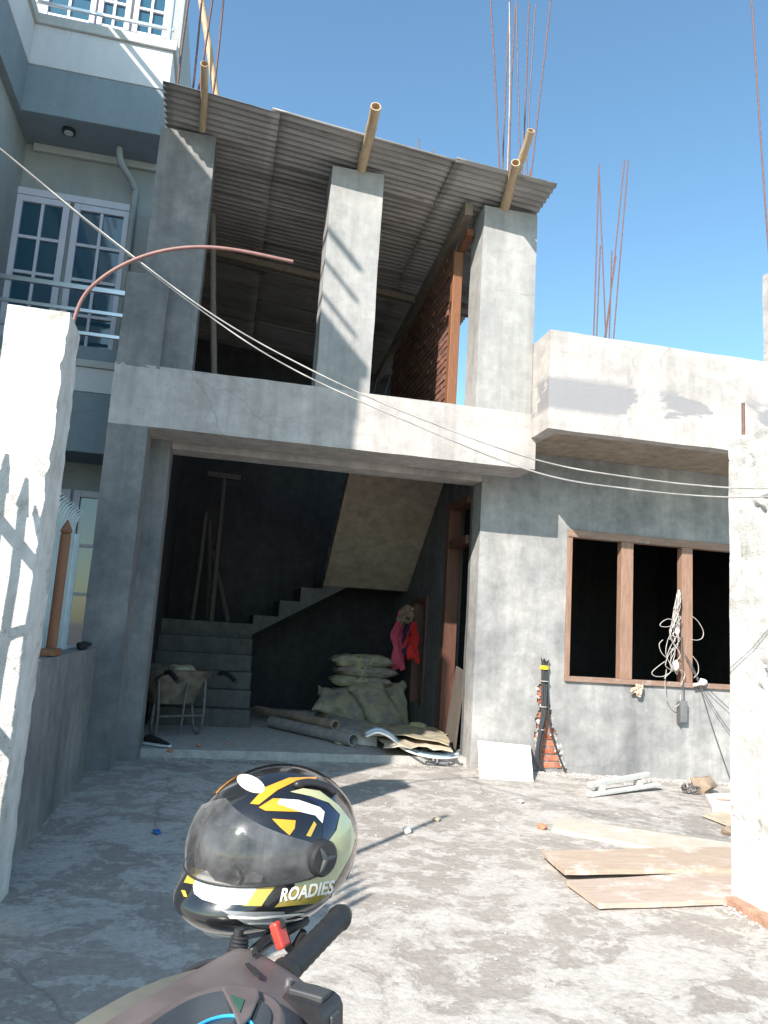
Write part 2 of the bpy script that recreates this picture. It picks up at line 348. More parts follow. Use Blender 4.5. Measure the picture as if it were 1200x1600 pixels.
def grid_solid(x0, x1, y0, y1, z0, z1, step=.12, holes=(), axis='y', recess=None, amp=.004, amp2=0.0, fr2=14, extra=((), ())):
    """a plastered slab with rectangular openings, cut in the plane across `axis`; recess(u,w) sinks the front"""
    ax = {'x': (1, 2, 0), 'y': (0, 2, 1), 'z': (0, 1, 2)}[axis]; lo = (x0, y0, z0); hi = (x1, y1, z1)
    iu, iw, id_ = ax
    U = brk(lo[iu], hi[iu], step, [h for q in holes for h in q[:2]]+list(extra[0])); Wd = brk(lo[iw], hi[iw], step, [h for q in holes for h in q[2:]]+list(extra[1]))
    D = brk(lo[id_], hi[id_], max(step, .1))
    bm = B(); cache = {}
    def V(u, w, d):
        k = (round(u, 4), round(w, 4), round(d, 4))
        if k not in cache:
            q = [0, 0, 0]; q[iu] = u; q[iw] = w; q[id_] = d; cache[k] = bm.verts.new(q)
        return cache[k]
    def solid(i, j):
        if i < 0 or j < 0 or i >= len(U)-1 or j >= len(Wd)-1: return False
        cu, cw = (U[i]+U[i+1])/2, (Wd[j]+Wd[j+1])/2
        return not any(h[0] < cu < h[1] and h[2] < cw < h[3] for h in holes)
    def fd(i, j):
        cu, cw = (U[i]+U[i+1])/2, (Wd[j]+Wd[j+1])/2
        return D[0]+(recess(cu, cw) if recess else 0)
    def F(*k):
        k2 = []
        for q in k:
            if q not in k2: k2.append(q)
        if len(k2) > 2:
            try: bm.faces.new(k2)
            except ValueError: pass
    for i in range(len(U)-1):
        for j in range(len(Wd)-1):
            if not solid(i, j): continue
            a, b_, c, d = U[i], U[i+1], Wd[j], Wd[j+1]; f0 = fd(i, j)
            F(V(a, c, f0), V(b_, c, f0), V(b_, d, f0), V(a, d, f0)); F(V(a, c, D[-1]), V(a, d, D[-1]), V(b_, d, D[-1]), V(b_, c, D[-1]))
            for (ii, jj, p, q) in ((i-1, j, (a, c), (a, d)), (i+1, j, (b_, c), (b_, d)), (i, j-1, (a, c), (b_, c)), (i, j+1, (a, d), (b_, d))):
                if not solid(ii, jj):
                    ds = [f0]+[x for x in D if x > f0+1e-4]
                    for k in range(len(ds)-1): F(V(*p, ds[k]), V(*q, ds[k]), V(*q, ds[k+1]), V(*p, ds[k+1]))
                else:
                    f1 = fd(ii, jj)
                    if f1 > f0+1e-5: F(V(*p, f0), V(*q, f0), V(*q, f1), V(*p, f1))
    if amp or amp2: rough(bm, amp, 2.3, amp2, fr2)
    return bm
def pillow(bm, c, sx, sy, sz, rot, n=10, p=.55, nz=.012, seed=0.0):
    """stuffed sack"""
    M = Matrix.Translation(Vector(c)) @ rot.to_4x4(); top = {}; q = {}
    for s in (1, -1):
        for i in range(2*n+1):
            for j in range(n+1):
                u, w = i/n-1, 2*j/n-1
                e = max(abs(u), abs(w)); edge = e > .999
                if s == -1 and edge: q[(s, i, j)] = q[(1, i, j)]; continue
                h = (max(0, (1-abs(u)**3.2)*(1-abs(w)**3.2)))**p
                wx = 1-.10*(1-abs(w)**2)*abs(u)**6; wy = 1-.12*(1-abs(u)**2)*abs(w)**6
                L = Vector((u*sx*wx, w*sy*wy, s*h*sz))
                L += noise.noise_vector(L*9+Vector((seed, seed*2, 0)))*nz*(1 if not edge else 1.5)
                q[(s, i, j)] = bm.verts.new(M @ L)
        for i in range(2*n):
            for j in range(n):
                k = [q[(s, i, j)], q[(s, i+1, j)], q[(s, i+1, j+1)], q[(s, i, j+1)]]
                bm.faces.new(k if s == 1 else k[::-1])
    return bm
def lump(bm, c, r, sc=(1, 1, 1), nz=.35, seed=0, sub=2):
    m_ = bmesh.new(); bmesh.ops.create_icosphere(m_, subdivisions=sub, radius=1)
    for v in m_.verts:
        k = 1+nz*noise.noise(v.co*1.3+Vector((seed*3.1, seed, 0)))
        v.co = Vector((v.co.x*sc[0], v.co.y*sc[1], v.co.z*sc[2]))*r*k+Vector(c)
    tmp = {}
    for v in m_.verts: tmp[v] = bm.verts.new(v.co)
    for f in m_.faces: bm.faces.new([tmp[v] for v in f.verts])
    m_.free(); return bm
def R3(x=0, y=0, z=0):
    from mathutils import Euler
    return Euler((x, y, z)).to_matrix()
def obox(bm, c, half, rot):
    """oriented box"""
    p = []
    for z in (-1, 1):
        for (x, y) in ((-1, -1), (1, -1), (1, 1), (-1, 1)): p.append(Vector(c)+rot @ Vector((x*half[0], y*half[1], z*half[2])))
    return hexa(bm, p)

# ------------------------------------------------------------------ ground
def gz(x, y): return -.03*max(0, min(x, 7)-2.95)
bm = B()
XS = [-90, -30, -12]+brk(-6, 9, .15)+[14, 30, 90]; YS = [-90, -30, -10]+brk(-3, 8.6, .15)+[13, 30, 90]
gv = [[bm.verts.new((x, y, gz(x, y)+.006*noise.noise(Vector((x*1.1, y*1.1, 0))))) for y in YS] for x in XS]
for i in range(len(XS)-1):
    for j in range(len(YS)-1): bm.faces.new((gv[i][j], gv[i+1][j], gv[i+1][j+1], gv[i][j+1]))
struct(obj('ground', bm, 'ground_cement', None, 180, origin=(0, 0, 0)))

D0, D1 = 7.35, 8.0
rz = lambda x, y: 6.385-.086*(x+.9)-.085*(y-7.0)      # underside of the tin roof
XW = 2.76                    # right side of the garage opening
FZ = .08                     # garage floor level
# ================================================================== unfinished house
H = thing('unfinished_house', (1.0, 7.35, 0), 'unfinished grey cement house with open garage bay and tin roof on bare columns', 'house')
SM = 40
def part(name, bm, mat, parent=H, smooth=SM, **k): return obj(name, bm, mat, parent, smooth, **k)
wall = part('front_wall', grid_solid(XW, 7.6, D1, D1+.28, -.2, 3.46, .1, [(3.80, 6.10, .945, 2.63)], 'y',
      lambda u, w: .03 if (w < .88+.05*noise.noise(Vector((u*14, 2, 0))) and 3.49+.05*noise.noise(Vector((w*7, 5, 0))) < u < 3.60+.24*max(0, 1-w/.9)**1.4+.045*noise.noise(Vector((u*7, w*9, 0)))) else 0,
      .004, .002, 9, ([3.40+.018*i for i in range(29)], [.02*i for i in range(1, 50)])), 'plaster_wall')
# bricks laid bare beside the cables
bm = B(); box(bm, -.1, .1, -.02, .02, -.03, .03); rough(bm, .004, 9); bk = None
rr = random.Random(3)
for k in range(13):
    z = .045+k*.075
    xc = 3.62+(1.0-z)*.06; hw = .10+.10*max(0, 1.0-z)
    x = xc-hw-.06+(.1 if k % 2 else 0)
    while x < xc+hw+.02:
        if bk is None:
            bk = obj('brick', bm, 'brick', wall, None, .004, origin=(0, 0, 0)); o = bk
        else:
            o = bk.copy(); C.objects.link(o); o.parent = wall
        o.location = Vector((x, D1+.040+rr.uniform(-.006, .004), z))-wloc(wall); o.rotation_euler = (rr.uniform(-.03, .03), rr.uniform(-.03, .03), rr.uniform(-.03, .03))
        x += .215
bm = B(); q_ = random.Random(8)
for i in range(70):
    w = q_.uniform(.0, .90); u = (3.60+.24*max(0, 1-w/.9)**1.4 if i % 3 else 3.50)+q_.gauss(0, .018)
    lump(bm, (u, D1+.006, w), q_.uniform(.010, .030), (1, .45, 1.1), .8, i, 1)
part('broken_plaster', bm, 'mortar', wall, None)['kind'] = 'stuff'
# window frame
def wf(x0, x1, z0, z1, y0=D1-.012, y1=D1+.075, name='window_frame_bar', mat='frame_wood'): return part(name, box(B(), x0, x1, y0, y1, z0, z1), mat, WF, None, bevel=.004)
WF = part('window_frame', box(B(), 3.80, 6.10, D1-.025, D1+.09, 2.545, 2.63), 'frame_wood_x', H, None, bevel=.004)
part('sill', box(B(), 3.80, 6.10, D1-.035, D1+.09, .945, 1.0), 'frame_wood_x', WF, None, bevel=.004)
for x0, x1 in ((3.80, 3.86), (4.465, 4.615), (5.235, 5.375), (6.04, 6.10)):
    part('mullion', box(B(), x0, x1, D1-.012, D1+.085, 1.0, 2.545), 'frame_wood', WF, None, bevel=.004)
# dark room behind the window
part('room_wall', grid_solid(3.0, 7.6, 12.0, 12.2, -.2, 3.46, .8), 'plaster_shade')
part('room_floor', grid_solid(XW+.2, 7.6, D1+.28, 12.0, .02, .06, .8, (), 'z'), 'plaster_shade')
part('room_wall', grid_solid(7.4, 7.6, D1+.28, 12.0, -.2, 3.46, .8, (), 'x'), 'plaster_shade')
# left column, beam and lintel
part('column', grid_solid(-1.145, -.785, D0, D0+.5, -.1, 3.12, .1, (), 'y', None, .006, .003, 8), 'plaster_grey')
part('beam', grid_solid(-1.145, 3.105, D0, D0+.5, 3.12, 3.715, .1, (), 'y', None, .005, .002, 8), 'plaster_light')
part('jamb', grid_solid(-.99, -.60, D0+.502, D1+.3, -.1, 3.12, .1, (), 'y', None, .004, .003, 8), 'plaster_grey')
part('lintel', grid_solid(-.598, XW-.002, D1, D1+.3, 3.075, 3.46, .12), 'plaster_light')
part('lintel_soffit', grid_solid(-1.1, 3.08, D0+.502, D1, 3.16, 3.46, .15, (), 'z'), 'plaster_brown')
# slabs
part('floor_slab', grid_solid(-1.0, 2.95, D1+.3, 9.45, 3.34, 3.46, .2, (), 'z'), 'plaster_brown')
part('upper_floor', grid_solid(-1.0, 2.95, D0+.502, 9.45, 3.46, 3.68, .3, (), 'z'), 'plaster_shade')
part('roof_slab', grid_solid(2.95, 7.6, D1+.0, 12.2, 3.462, 3.60, .3, (), 'z'), 'plaster_grey')
# garage interior
part('garage_floor', grid_solid(-.99, XW+.2, D1+.12, 12.3, -.05, FZ, .15, (), 'z', None, .004, .004, 7), 'mortar')
part('garage_wall', grid_solid(-.99, -.72, D1+.3, 12.5, -.1, 6.2, .4, (), 'x', None, .006), 'plaster_shade')
part('garage_wall', prism(B(), [(-.72, 12.3, -.1), (XW+.2, 12.3, -.1), (XW+.2, 12.3, rz(XW+.2, 12.3)-.04), (1.6, 12.3, rz(1.6, 12.3)-.03), (.9, 12.3, rz(.9, 12.3)-.03), (.2, 12.3, rz(.2, 12.3)-.05), (-.72, 12.3, rz(-.72, 12.3)-.05)], (0, .2, 0)), 'plaster_shade', H, None)
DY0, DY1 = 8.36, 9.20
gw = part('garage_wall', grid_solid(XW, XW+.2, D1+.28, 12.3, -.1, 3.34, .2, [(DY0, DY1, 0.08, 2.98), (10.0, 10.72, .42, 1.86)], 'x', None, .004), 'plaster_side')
DF = part('door_frame', box(B(), XW+.04, XW+.13, DY0, DY0+.05, FZ, 2.98), 'frame_wood_dark', H, None, bevel=.005)
part('jamb', box(B(), XW-.03, XW+.13, DY1-.11, DY1+.02, FZ, 2.98), 'frame_wood_dark', DF, None, bevel=.005)
part('head', box(B(), XW-.025, XW+.13, DY0+.06, DY1-.11, 2.90, 2.98), 'frame_wood_dark', DF, None, bevel=.005)
part('transom', box(B(), XW-.025, XW+.12, DY0+.06, DY1-.11, 2.42, 2.52), 'frame_wood_dark', DF, None, bevel=.005)
IF = part('inner_window_frame', box(B(), XW-.02, XW+.1, 10.0, 10.1, .42, 1.86), 'frame_wood_dark', H, None, bevel=.005)
part('jamb', box(B(), XW-.02, XW+.1, 10.62, 10.72, .42, 1.86), 'frame_wood_dark', IF, None, bevel=.005)
part('head', box(B(), XW-.02, XW+.1, 10.1, 10.62, 1.78, 1.86), 'frame_wood_dark', IF, None, bevel=.005)
# stair: first flight back, second along the rear wall, third back to the front
ST = part('stair', grid_solid(-.72, .53, 9.9, 10.16, FZ, FZ+.2117, .13, (), 'y', None, .004, .003, 8), 'plaster_stair_shade')
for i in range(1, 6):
    part('step', grid_solid(-.72, .53, 9.9+.26*i, 10.16+.26*i if i < 5 else 12.3, FZ, FZ+.2117*(i+1), .13, (), 'y', None, .004, .003, 8), 'plaster_stair_shade', ST)
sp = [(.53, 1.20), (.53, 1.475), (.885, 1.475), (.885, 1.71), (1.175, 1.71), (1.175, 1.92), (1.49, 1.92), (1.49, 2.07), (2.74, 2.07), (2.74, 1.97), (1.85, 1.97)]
part('flight', prism(B(), [(x, 11.2, z) for x, z in sp], (0, 1.1, 0)), 'plaster_stair_shade', ST, None)
bm = B(); pts = []; n = 7
lo = [(11.198, 1.972), (9.5, 3.36)]
top = []
for i in range(n+1):
    y = 11.198+(9.5-11.198)*i/n; z = 2.12+(3.5-2.12)*i/n
    top += [(y, z)] if i == n else [(y, z), (y, z+1.38/n)]
poly = [(1.50, y, z) for y, z in [lo[0]]+top+[lo[1]]]
part('flight', rough(prism(bm, poly, (XW-1.502, 0, 0)), .004), 'plaster_brown', ST, None)
# upper storey columns
def column(pxs, Y, zt, d=.4, x=None, mat='plaster_column_lit'):
    x0, x1 = x; return part('column', grid_solid(x0, x1, Y, Y+d, 3.69, zt, .1, (), 'y', None, .006, .003, 7), mat)
c1 = column(None, D0+.12, rz(-.7, 7.5)-.06, .4, (-1.0, -.45), 'plaster_grey')  # shaded column keeps the darker plaster, shade carried by the colour
part('column_stub', grid_solid(-1.135, -.74, D0, D0+.119, 3.69, 4.62, .06, (), 'y', None, .008, .006, 9), 'plaster_grey')
c2 = column(None, D0+.01, rz(1, 7.4)-.07, .4, (.755, 1.305))
c3 = column(None, D0+.01, rz(2.7, 7.4)-.06, .4, (2.43, 3.045))
# balcony box on the right
PB, PT, PF = 3.455, 4.49, 6.93
bx = part('balcony_parapet', grid_solid(3.05, 7.6, PF, PF+.14, PB, PT, .1, (), 'y', None, .006, .002, 7), 'plaster_parapet')
part('balcony_side', grid_solid(3.05, 3.19, PF+.14, D1, PB, PT, .1, (), 'x', None, .005, .002, 7), 'plaster_parapet', bx)
part('balcony_floor', grid_solid(3.19, 7.6, PF+.14, D1-.002, PB+.006, PB+.14, .15, (), 'z', None, .003), 'plaster_brown', bx)
c5 = part('column', grid_solid(7.05, 7.45, 8.45, 8.85, 3.6, 6.62, .12, (), 'y', None, .012, .008, 7), 'plaster_light')
cs = [part('column', grid_solid(x, x+.35, 10.8, 11.15, 3.6, 4.2, .15), 'plaster_grey') for x in (5.75,)]
# upper storey brick wall, seen edge-on, with its timber
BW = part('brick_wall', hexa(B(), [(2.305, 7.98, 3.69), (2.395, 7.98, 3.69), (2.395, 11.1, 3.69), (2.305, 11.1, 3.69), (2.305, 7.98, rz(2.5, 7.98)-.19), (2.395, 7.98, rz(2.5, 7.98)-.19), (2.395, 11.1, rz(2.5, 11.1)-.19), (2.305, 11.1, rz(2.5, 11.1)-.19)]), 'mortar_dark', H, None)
bm = B(); box(bm, -.055, .055, -.117, .117, -.032, .032); rough(bm, .004, 9)
b0 = None; ncount = 0
for k in range(28):
    z = 3.72+k*.0785
    for j in range(13):
        y = 8.12+j*.25-(.125 if k % 2 else 0)
        if z > rz(2.5, y)-.20 or y > 11.0 or y < 8.09: continue
        if b0 is None: b0 = obj('brick', bm, 'brick_shade', BW, None, .005, origin=(0, 0, 0)); o = b0
        elif ncount < 330: o = b0.copy(); C.objects.link(o); o.parent = BW
        else: continue
        ncount += 1
        o.location = Vector((2.35+rr.uniform(-.006, .006), y, z))-wloc(BW); o.rotation_euler = (rr.uniform(-.01, .01), 0, rr.uniform(-.02, .02))
hexa(bm := B(), [(2.24, 7.45, rz(2.4, 7.45)-.17), (2.33, 7.45, rz(2.4, 7.45)-.17), (2.33, 12.2, rz(2.4, 12.2)-.17), (2.24, 12.2, rz(2.4, 12.2)-.17),
             (2.24, 7.45, rz(2.4, 7.45)-.03), (2.33, 7.45, rz(2.4, 7.45)-.03), (2.33, 12.2, rz(2.4, 12.2)-.03), (2.24, 12.2, rz(2.4, 12.2)-.03)])
TB = part('roof_beam', bm, 'beam_wood', H, None, bevel=.006)
part('post', box(B(), 2.257, 2.365, 7.84, 7.94, 3.69, 5.66), 'post_wood', H, None, bevel=.006)
part('brace', obox(B(), (2.36, 7.80, 5.74), (.04, .20, .045), R3(-.25, 0, 0)), 'post_wood', H, None, bevel=.006)
# corrugated tin sheets
TR = part('tin_roof', hexa(B(), [(-.98, 9.6, rz(-.98, 9.6)-.10), (3.1, 9.6, rz(3.1, 9.6)-.10), (3.1, 9.68, rz(3.1, 9.68)-.10), (-.98, 9.68, rz(-.98, 9.68)-.10),
                           (-.98, 9.6, rz(-.98, 9.6)-.02), (3.1, 9.6, rz(3.1, 9.6)-.02), (3.1, 9.68, rz(3.1, 9.68)-.02), (-.98, 9.68, rz(-.98, 9.68)-.02)]), 'beam_wood', H, None)
def sheet(x0, x1, y0, y1, lift, k):
    bm = B(); nx = 10; ny = int((y1-y0)/.0115); g = []
    tw = random.uniform(-.012, .012); sk = random.uniform(-.008, .008)
    for i in range(nx+1):
        row = []
        for j in range(ny+1):
            x = x0+(x1-x0)*i/nx; y = y0+(y1-y0)*j/ny
            wv = .013*math.sin(2*PI*y/.083)
            sag = .012*noise.noise(Vector((x*1.2, y*1.2, k*7)))
            row.append(bm.verts.new((x+sk*(j/ny), y+sk*2*(i/nx), rz(x, y)+lift+wv+sag+tw*(i/nx-.5))))
        g.append(row)
    for i in range(nx):
        for j in range(ny): bm.faces.new((g[i][j], g[i+1][j], g[i+1][j+1], g[i][j+1]))
    o = part('roof_sheet', bm, 'tin', TR, 180)
    md = o.modifiers.new('thickness', 'SOLIDIFY'); md.thickness = .0025
    return o
k = 0
for ci, (x0, x1) in enumerate(((-.97, .16), (.08, 2.02), (1.96, 3.06))):
    y = 6.93+(.02, .0, -.02)[ci]; r_ = 0
    while y < 12.4:
        sheet(x0, x1, y, min(y+.83, 12.75), .012+.018*(r_ % 2)+.010*(ci % 2), k); k += 1; r_ += 1; y += .747
# rebar rising out of the columns (each a piece of its column)
def rebar(col, a, b_, r=.009, mat='rust', Y=None, bend=.01):
    mid = (a+b_)/2+Vector((random.uniform(-1, 1)*bend*2, 0, 0))
    part('rebar', tube(B(), spline([a, mid, b_], 5), r, 6), mat, col, 60)
def z3(x, y): return (720+x/2.5, y/2.5)
for a, b_, mt, yy in (((115, 0), (152, 700), 'rust', 7.45), ((193, 0), (162, 700), 'rust', 7.6), ((190, 10), (180, 690), 'pvc_grey', 7.5), ((213, 20), (190, 690), 'rust', 7.68), ((216, 0), (234, 720), 'steel_dark', 7.5),
                  ((266, 8), (236, 735), 'rust', 7.68), ((291, 20), (256, 735), 'steel_dark', 7.6), ((352, 0), (268, 740), 'rust', 7.45), ((276, 655), (268, 735), 'rust', 7.5)):
    p, q = PY(*z3(*b_), yy), PY(*z3(*a), yy)
    if a[1] <= 5: q = q+(q-p)*.12
    rebar(c3, p-(q-p)*.08, q, .0085, mt)
for a, b_ in (((540, 640), (517, 1303)), ((540, 680), (562, 1300)), ((545, 960), (530, 1303)), ((640, 625), (563, 1308)), ((655, 625), (600, 1313)), ((590, 980), (578, 1310)), ((606, 1000), (563, 1303))):
    p, q = PY(*z3(*b_), 10.95), PY(*z3(*a), 10.95); d = (q-p).normalized(); p = p-d*((p.z-4.1)/d.z)
    rebar(cs[0], p, q, .011, 'rust', None, .015)
for a, b_ in (((1173, -20), (1198, 352)), ((1215, -20), (1205, 392)), ((1226, 40), (1216, 392))):
    q, p = PY(*a, 8.75), PY(*b_, 8.75); rebar(c5, Vector((max(7.1, p.x+.02), p.y, 6.5)), p, .012); rebar(c5, p, q, .012)
for a, b_, yy in (((299, -30), (277, 160), 7.6), ((318, -30), (299, 160), 7.75), ((338, -40), (303, 160), 7.7), ((352, -30), (332, 120), 7.8)):
    p, q = PY(*b_, yy), PY(*a, yy); rebar(c1, Vector((p.x, p.y, rz(p.x, p.y)-.1)), q, .012)
for a, b_ in (((655, 217), (653, 262)), ((677, 234), (676, 268))):
    p, q = PY(*b_, 9.0), PY(*a, 9.0); rebar(TR, p-Vector((0, 0, .25)), q, .009)
for i in range(5):
    x = 1.55+i*.2; rebar(TR, Vector((x, 12.1, 4.9)), Vector((x+.12, 12.05, rz(x, 12)-.1)), .012, 'steel_dark')

# bamboo poles lying under the tin
def bamboo(label, a, b_, r=.042, hollow=True):
    a, b_ = Vector(a), Vector(b_); L = (b_-a).length; n = max(4, int(L/.09)); pts = []; rs = []
    for i in range(n+1):
        u = i/n; p = a.lerp(b_, u)+noise.noise_vector(a*3+Vector((u*2, 0, 0)))*.012
        pts.append(p); rs.append(r*(1.10 if i % 4 == 3 else 1)*(1-.08*u))
    o = obj('bamboo_pole', tube(B(), pts, rs, 12, True, hollow), 'bamboo', None, 50)
    return tag(o, label, 'pole', 'bamboo poles carrying the tin roof')
for lab, bp, tp, yt, r in (('thin bamboo pole end jutting over the shaded column beside the neighbouring house', (320, 178), (320, 99), 6.6, .036), ('split bamboo pole end jutting over the middle column', (566, 252), (588, 165), 6.55, .052),
                  ('long bamboo pole end reaching highest above the sunlit column', (790, 303), (830, 203), 6.6, .040), ('short bamboo pole end just over the sunlit column top', (787, 308), (806, 254), 6.75, .046)):
    p, q = PY(*bp, 7.4), PY(*tp, yt); d = p-q; s = (9.5-q.y)/d.y; e = q+d*s
    e.z = rz(e.x, e.y)-.075
    if abs(p.z-rz(p.x, p.y)) < .5: p.z = rz(p.x, p.y)-.055
    bm = B()
    o = bamboo(lab, q, q+(p-q)*1.0, r)
p = PY(338, 155, 7.95); bamboo('slanting bamboo pole rising through the tin roof past the neighbouring house', PY(338, 155, 7.95)+(PY(338, 155, 7.95)-PY(310, -30, 7.95))*.02, PY(310, -30, 7.95), .038)
p = PY(345, 480, 8.3); bamboo('bamboo pole propping the tin roof behind the shaded column', (p.x+.03, p.y, 3.69), PY(333, 335, 8.3), .034).data.materials[0] = MATS['beam_wood']  # darker wood colour stands in for the shade on this pole

# ================================================================== neighbouring house (left)
NX0, NX1, NY, NW = -2.63, -1.11, 8.5, 9.16
N = thing('neighbour_house', (-3.5, 9.2, 0), 'painted white and blue-grey house with balconies and barred doors beside the cement house', 'house')
def np_(name, bm, mat, parent=N, smooth=None, **k): return obj(name, bm, mat, parent, smooth, **k)
def nbox(name, x0, x1, y0, y1, z0, z1, mat, parent=N, bevel=.006): return np_(name, box(B(), x0, x1, y0, y1, z0, z1), mat, parent, None, bevel=bevel)
main = nbox('wall', -7.5, -1.115, NW, 17, 0, 9.4, 'paint_sage', N, 0)
# upper balcony, wrapping round a wing on the left
for nm, z0, z1, mt, o_ in (('balcony_fascia', 6.83, 7.40, 'paint_blue', 0.0), ('balcony_wall', 7.401, 7.90, 'paint_white', .012), ('ledge', 7.901, 8.02, 'paint_cream', .05)):
    nbox(nm, NX0-.3, NX1+o_, NY-o_, NW-.002, z0, z1, mt)
    nbox(nm, NX0-1.2, NX0+o_, 3.06-o_, NY-o_-.002, z0, z1, mt)
nbox('balcony_wall', NX0-.14, NX0-.02, 6.4, NY-.06, 8.021, 8.87, 'paint_white')
nbox('balcony_parapet', NX0-.3, NX1-.03, NY+.05, NY+.12, 8.021, 8.10, 'paint_blue')
# lower balcony
for nm, z0, z1, mt, o_ in (('balcony_fascia', 3.04, 3.70, 'paint_blue', 0.0), ('balcony_wall', 3.701, 3.97, 'paint_white', .012), ('ledge', 3.971, 4.05, 'paint_cream', .04), ('balcony_kerb', 4.051, 4.22, 'paint_blue', -.03)):
    nbox(nm, NX0-2.5, NX1+o_, NY-o_, NW-.002, z0, z1, mt)
nbox('wing_wall', -4.4, -2.72, 2.86, NW-.002, 0, 6.829, 'paint_sage', N, 0)
# rails
for z0, zz in ((4.22, (4.36, 4.62, 4.87)), (8.10, (8.24, 8.95))):
    RL = nbox('balcony_rail', NX0-.3, NX1-.02, NY+.06, NY+.11, zz[-1], zz[-1]+.055, 'stainless', N, .004)
    for z in zz[:-1]: nbox('rail_bar', NX0-.3, NX1-.02, NY+.072, NY+.1, z, z+.04, 'stainless', RL, .004)
    for x in (NX0-.2, -1.18): nbox('rail_post', x-.02, x+.02, NY+.065, NY+.105, z0-.02, zz[-1], 'stainless', RL, .004)
RL = nbox('balcony_rail', NX0-.06, NX0-.01, 3.1, NY, 8.95, 9.0, 'stainless', N, .004)
for z in (8.24, 8.6): nbox('rail_bar', NX0-.05, NX0-.02, 3.1, NY, z, z+.04, 'stainless', RL, .004)
# doors and windows with panes
def leaf(name, x0, x1, z0, z1, Y, cols, rows, fw=.075, bar=.035):
    d = 0.0
    o = nbox(name, x0, x0+fw, Y-.06, Y-.001, z0, z1, 'frame_white', N, .004)
    nbox('stile', x1-fw, x1, Y-.06, Y-.001, z0, z1, 'frame_white', o, .004)
    nbox('head_rail', x0+fw, x1-fw, Y-.058, Y-.001, z1-fw, z1, 'frame_white', o, .003)
    nbox('bottom_rail', x0+fw, x1-fw, Y-.058, Y-.001, z0, z0+fw*1.5, 'frame_white', o, .003)
    a0, a1, b0_, b1 = x0+fw, x1-fw, z0+fw*1.5, z1-fw
    for i in range(1, cols):
        x = a0+(a1-a0)*i/cols; nbox('glazing_bar', x-bar/2, x+bar/2, Y-.05, Y-.001, b0_, b1, 'frame_white', o, .002)
    for j in range(1, rows):
        z = b0_+(b1-b0_)*j/rows
        for i in range(cols):
            p, q = a0+(a1-a0)*i/cols+(bar/2 if i else 0), a0+(a1-a0)*(i+1)/cols-(bar/2 if i < cols-1 else 0)
            nbox('glazing_bar', p, q, Y-.049, Y-.001, z-bar/2, z+bar/2, 'frame_white', o, 0)
    for i in range(cols):
        for j in range(rows):
            p, q = a0+(a1-a0)*i/cols, a0+(a1-a0)*(i+1)/cols; r0, r1 = b0_+(b1-b0_)*j/rows, b0_+(b1-b0_)*(j+1)/rows
            nbox('pane', p, q, Y-.022, Y-.016, r0, r1, 'window_glass', o, 0)
    return o
a = PY(28, 306, NW); b_ = PY(112, 318, NW); leaf('door', a.x, b_.x, 4.23, a.z, NW, 2, 4)
c = PY(118, 320, NW); d = PY(206, 330, NW); leaf('door', c.x, d.x, 4.23, a.z, NW, 2, 4)
leaf('door', a.x-.83, a.x-.06, 4.23, a.z, NW, 2, 4)
nbox('door_head', a.x-.83, d.x, NW-.07, NW-.001, a.z+.003, a.z+.09, 'frame_white')
for i in range(5):
    x0 = -2.55-.02+i*.0; break
for x in (-2.75, -2.12, -1.70): leaf('window', x, x+(.60 if x < -2.5 else .38 if x < -2 else .42), 8.12, 9.3, NW, 2, 3, .06, .03)
leaf('window', -2.55, -1.72, 1.55, 2.72, NW, 2, 2); leaf('window', -1.69, -1.22, .9, 2.72, NW, 1, 3)
# spotlight under the soffit, drain pipe
p = G(108, 203, 6.83)
np_('spotlight', tube(B(), [(p.x, p.y, 6.829), (p.x, p.y, 6.79)], .075, 16), 'black_plastic', N, 40)
np_('spotlight_lens', tube(B(), [(p.x, p.y, 6.79), (p.x, p.y, 6.782)], .05, 16), 'paint_white', N, 40)
p = PY(213, 262, NW-.08)
np_('drain_pipe', tube(B(), spline([(p.x-.18, NW-.3, 6.8), (p.x-.14, NW-.3, 6.62), (p.x, NW-.12, 6.45), (p.x+.02, NW-.08, 6.2), (p.x+.02, NW-.08, 4.3)], 6), .038, 12), 'paint_sage', N, 60)
nbox('soffit_trim', NX0, NX1, NW-.06, NW-.003, 6.74, 6.829, 'paint_cream')

# ================================================================== boundary wall, gate pillars
bw = obj('boundary_wall', grid_solid(-1.10, -.955, 4.2, 7.0, -.1, 1.07, .1, (), 'x', None, .008, .003, 8), 'plaster_grey', None, SM)
tag(bw, 'low grey cement boundary wall between white pillar and garage column', 'wall')
bm = grid_solid(-1.14, -.85, 3.9, 4.22, -.1, 2.82, .022, (), 'y', None, .008, .002, 9)
for v in bm.verts:
    p = v.co.copy(); ex = max(0, 1-abs(p.x+.85)/.05); ey = max(0, 1-abs(p.y-3.9)/.05); ch = max(0, noise.noise(Vector((3, p.y*5, p.z*9)))+.5*noise.noise(Vector((1, p.x*9, p.z*31))))
    v.co.x -= .016*ex*ch*(.3+ey); v.co.y += .016*ey*ch*ex
    if p.y < 3.93: v.co.y += .03*max(0, noise.noise(Vector((p.x*13, 0, p.z*13)))-.42)
    if p.x > -.88: v.co.x += .006*noise.noise(Vector((0, p.y*20, p.z*12)))
LP = obj('gate_pillar', bm, 'pillar_white', None, SM)
tag(LP, 'chipped whitewashed gate pillar with a bent reddish pipe on top', 'pillar', 'gate pillars')
RP = thing('gate_pillar', (3.1, 3.65, 0), 'rough sunlit white cement pillar with a rusty bar on top beside planks', 'pillar', 'gate pillars')
bm = grid_solid(2.925, 3.35, 3.25, 3.99, -.1, 2.62, .018, (), 'x', None, .012, .0, 9)
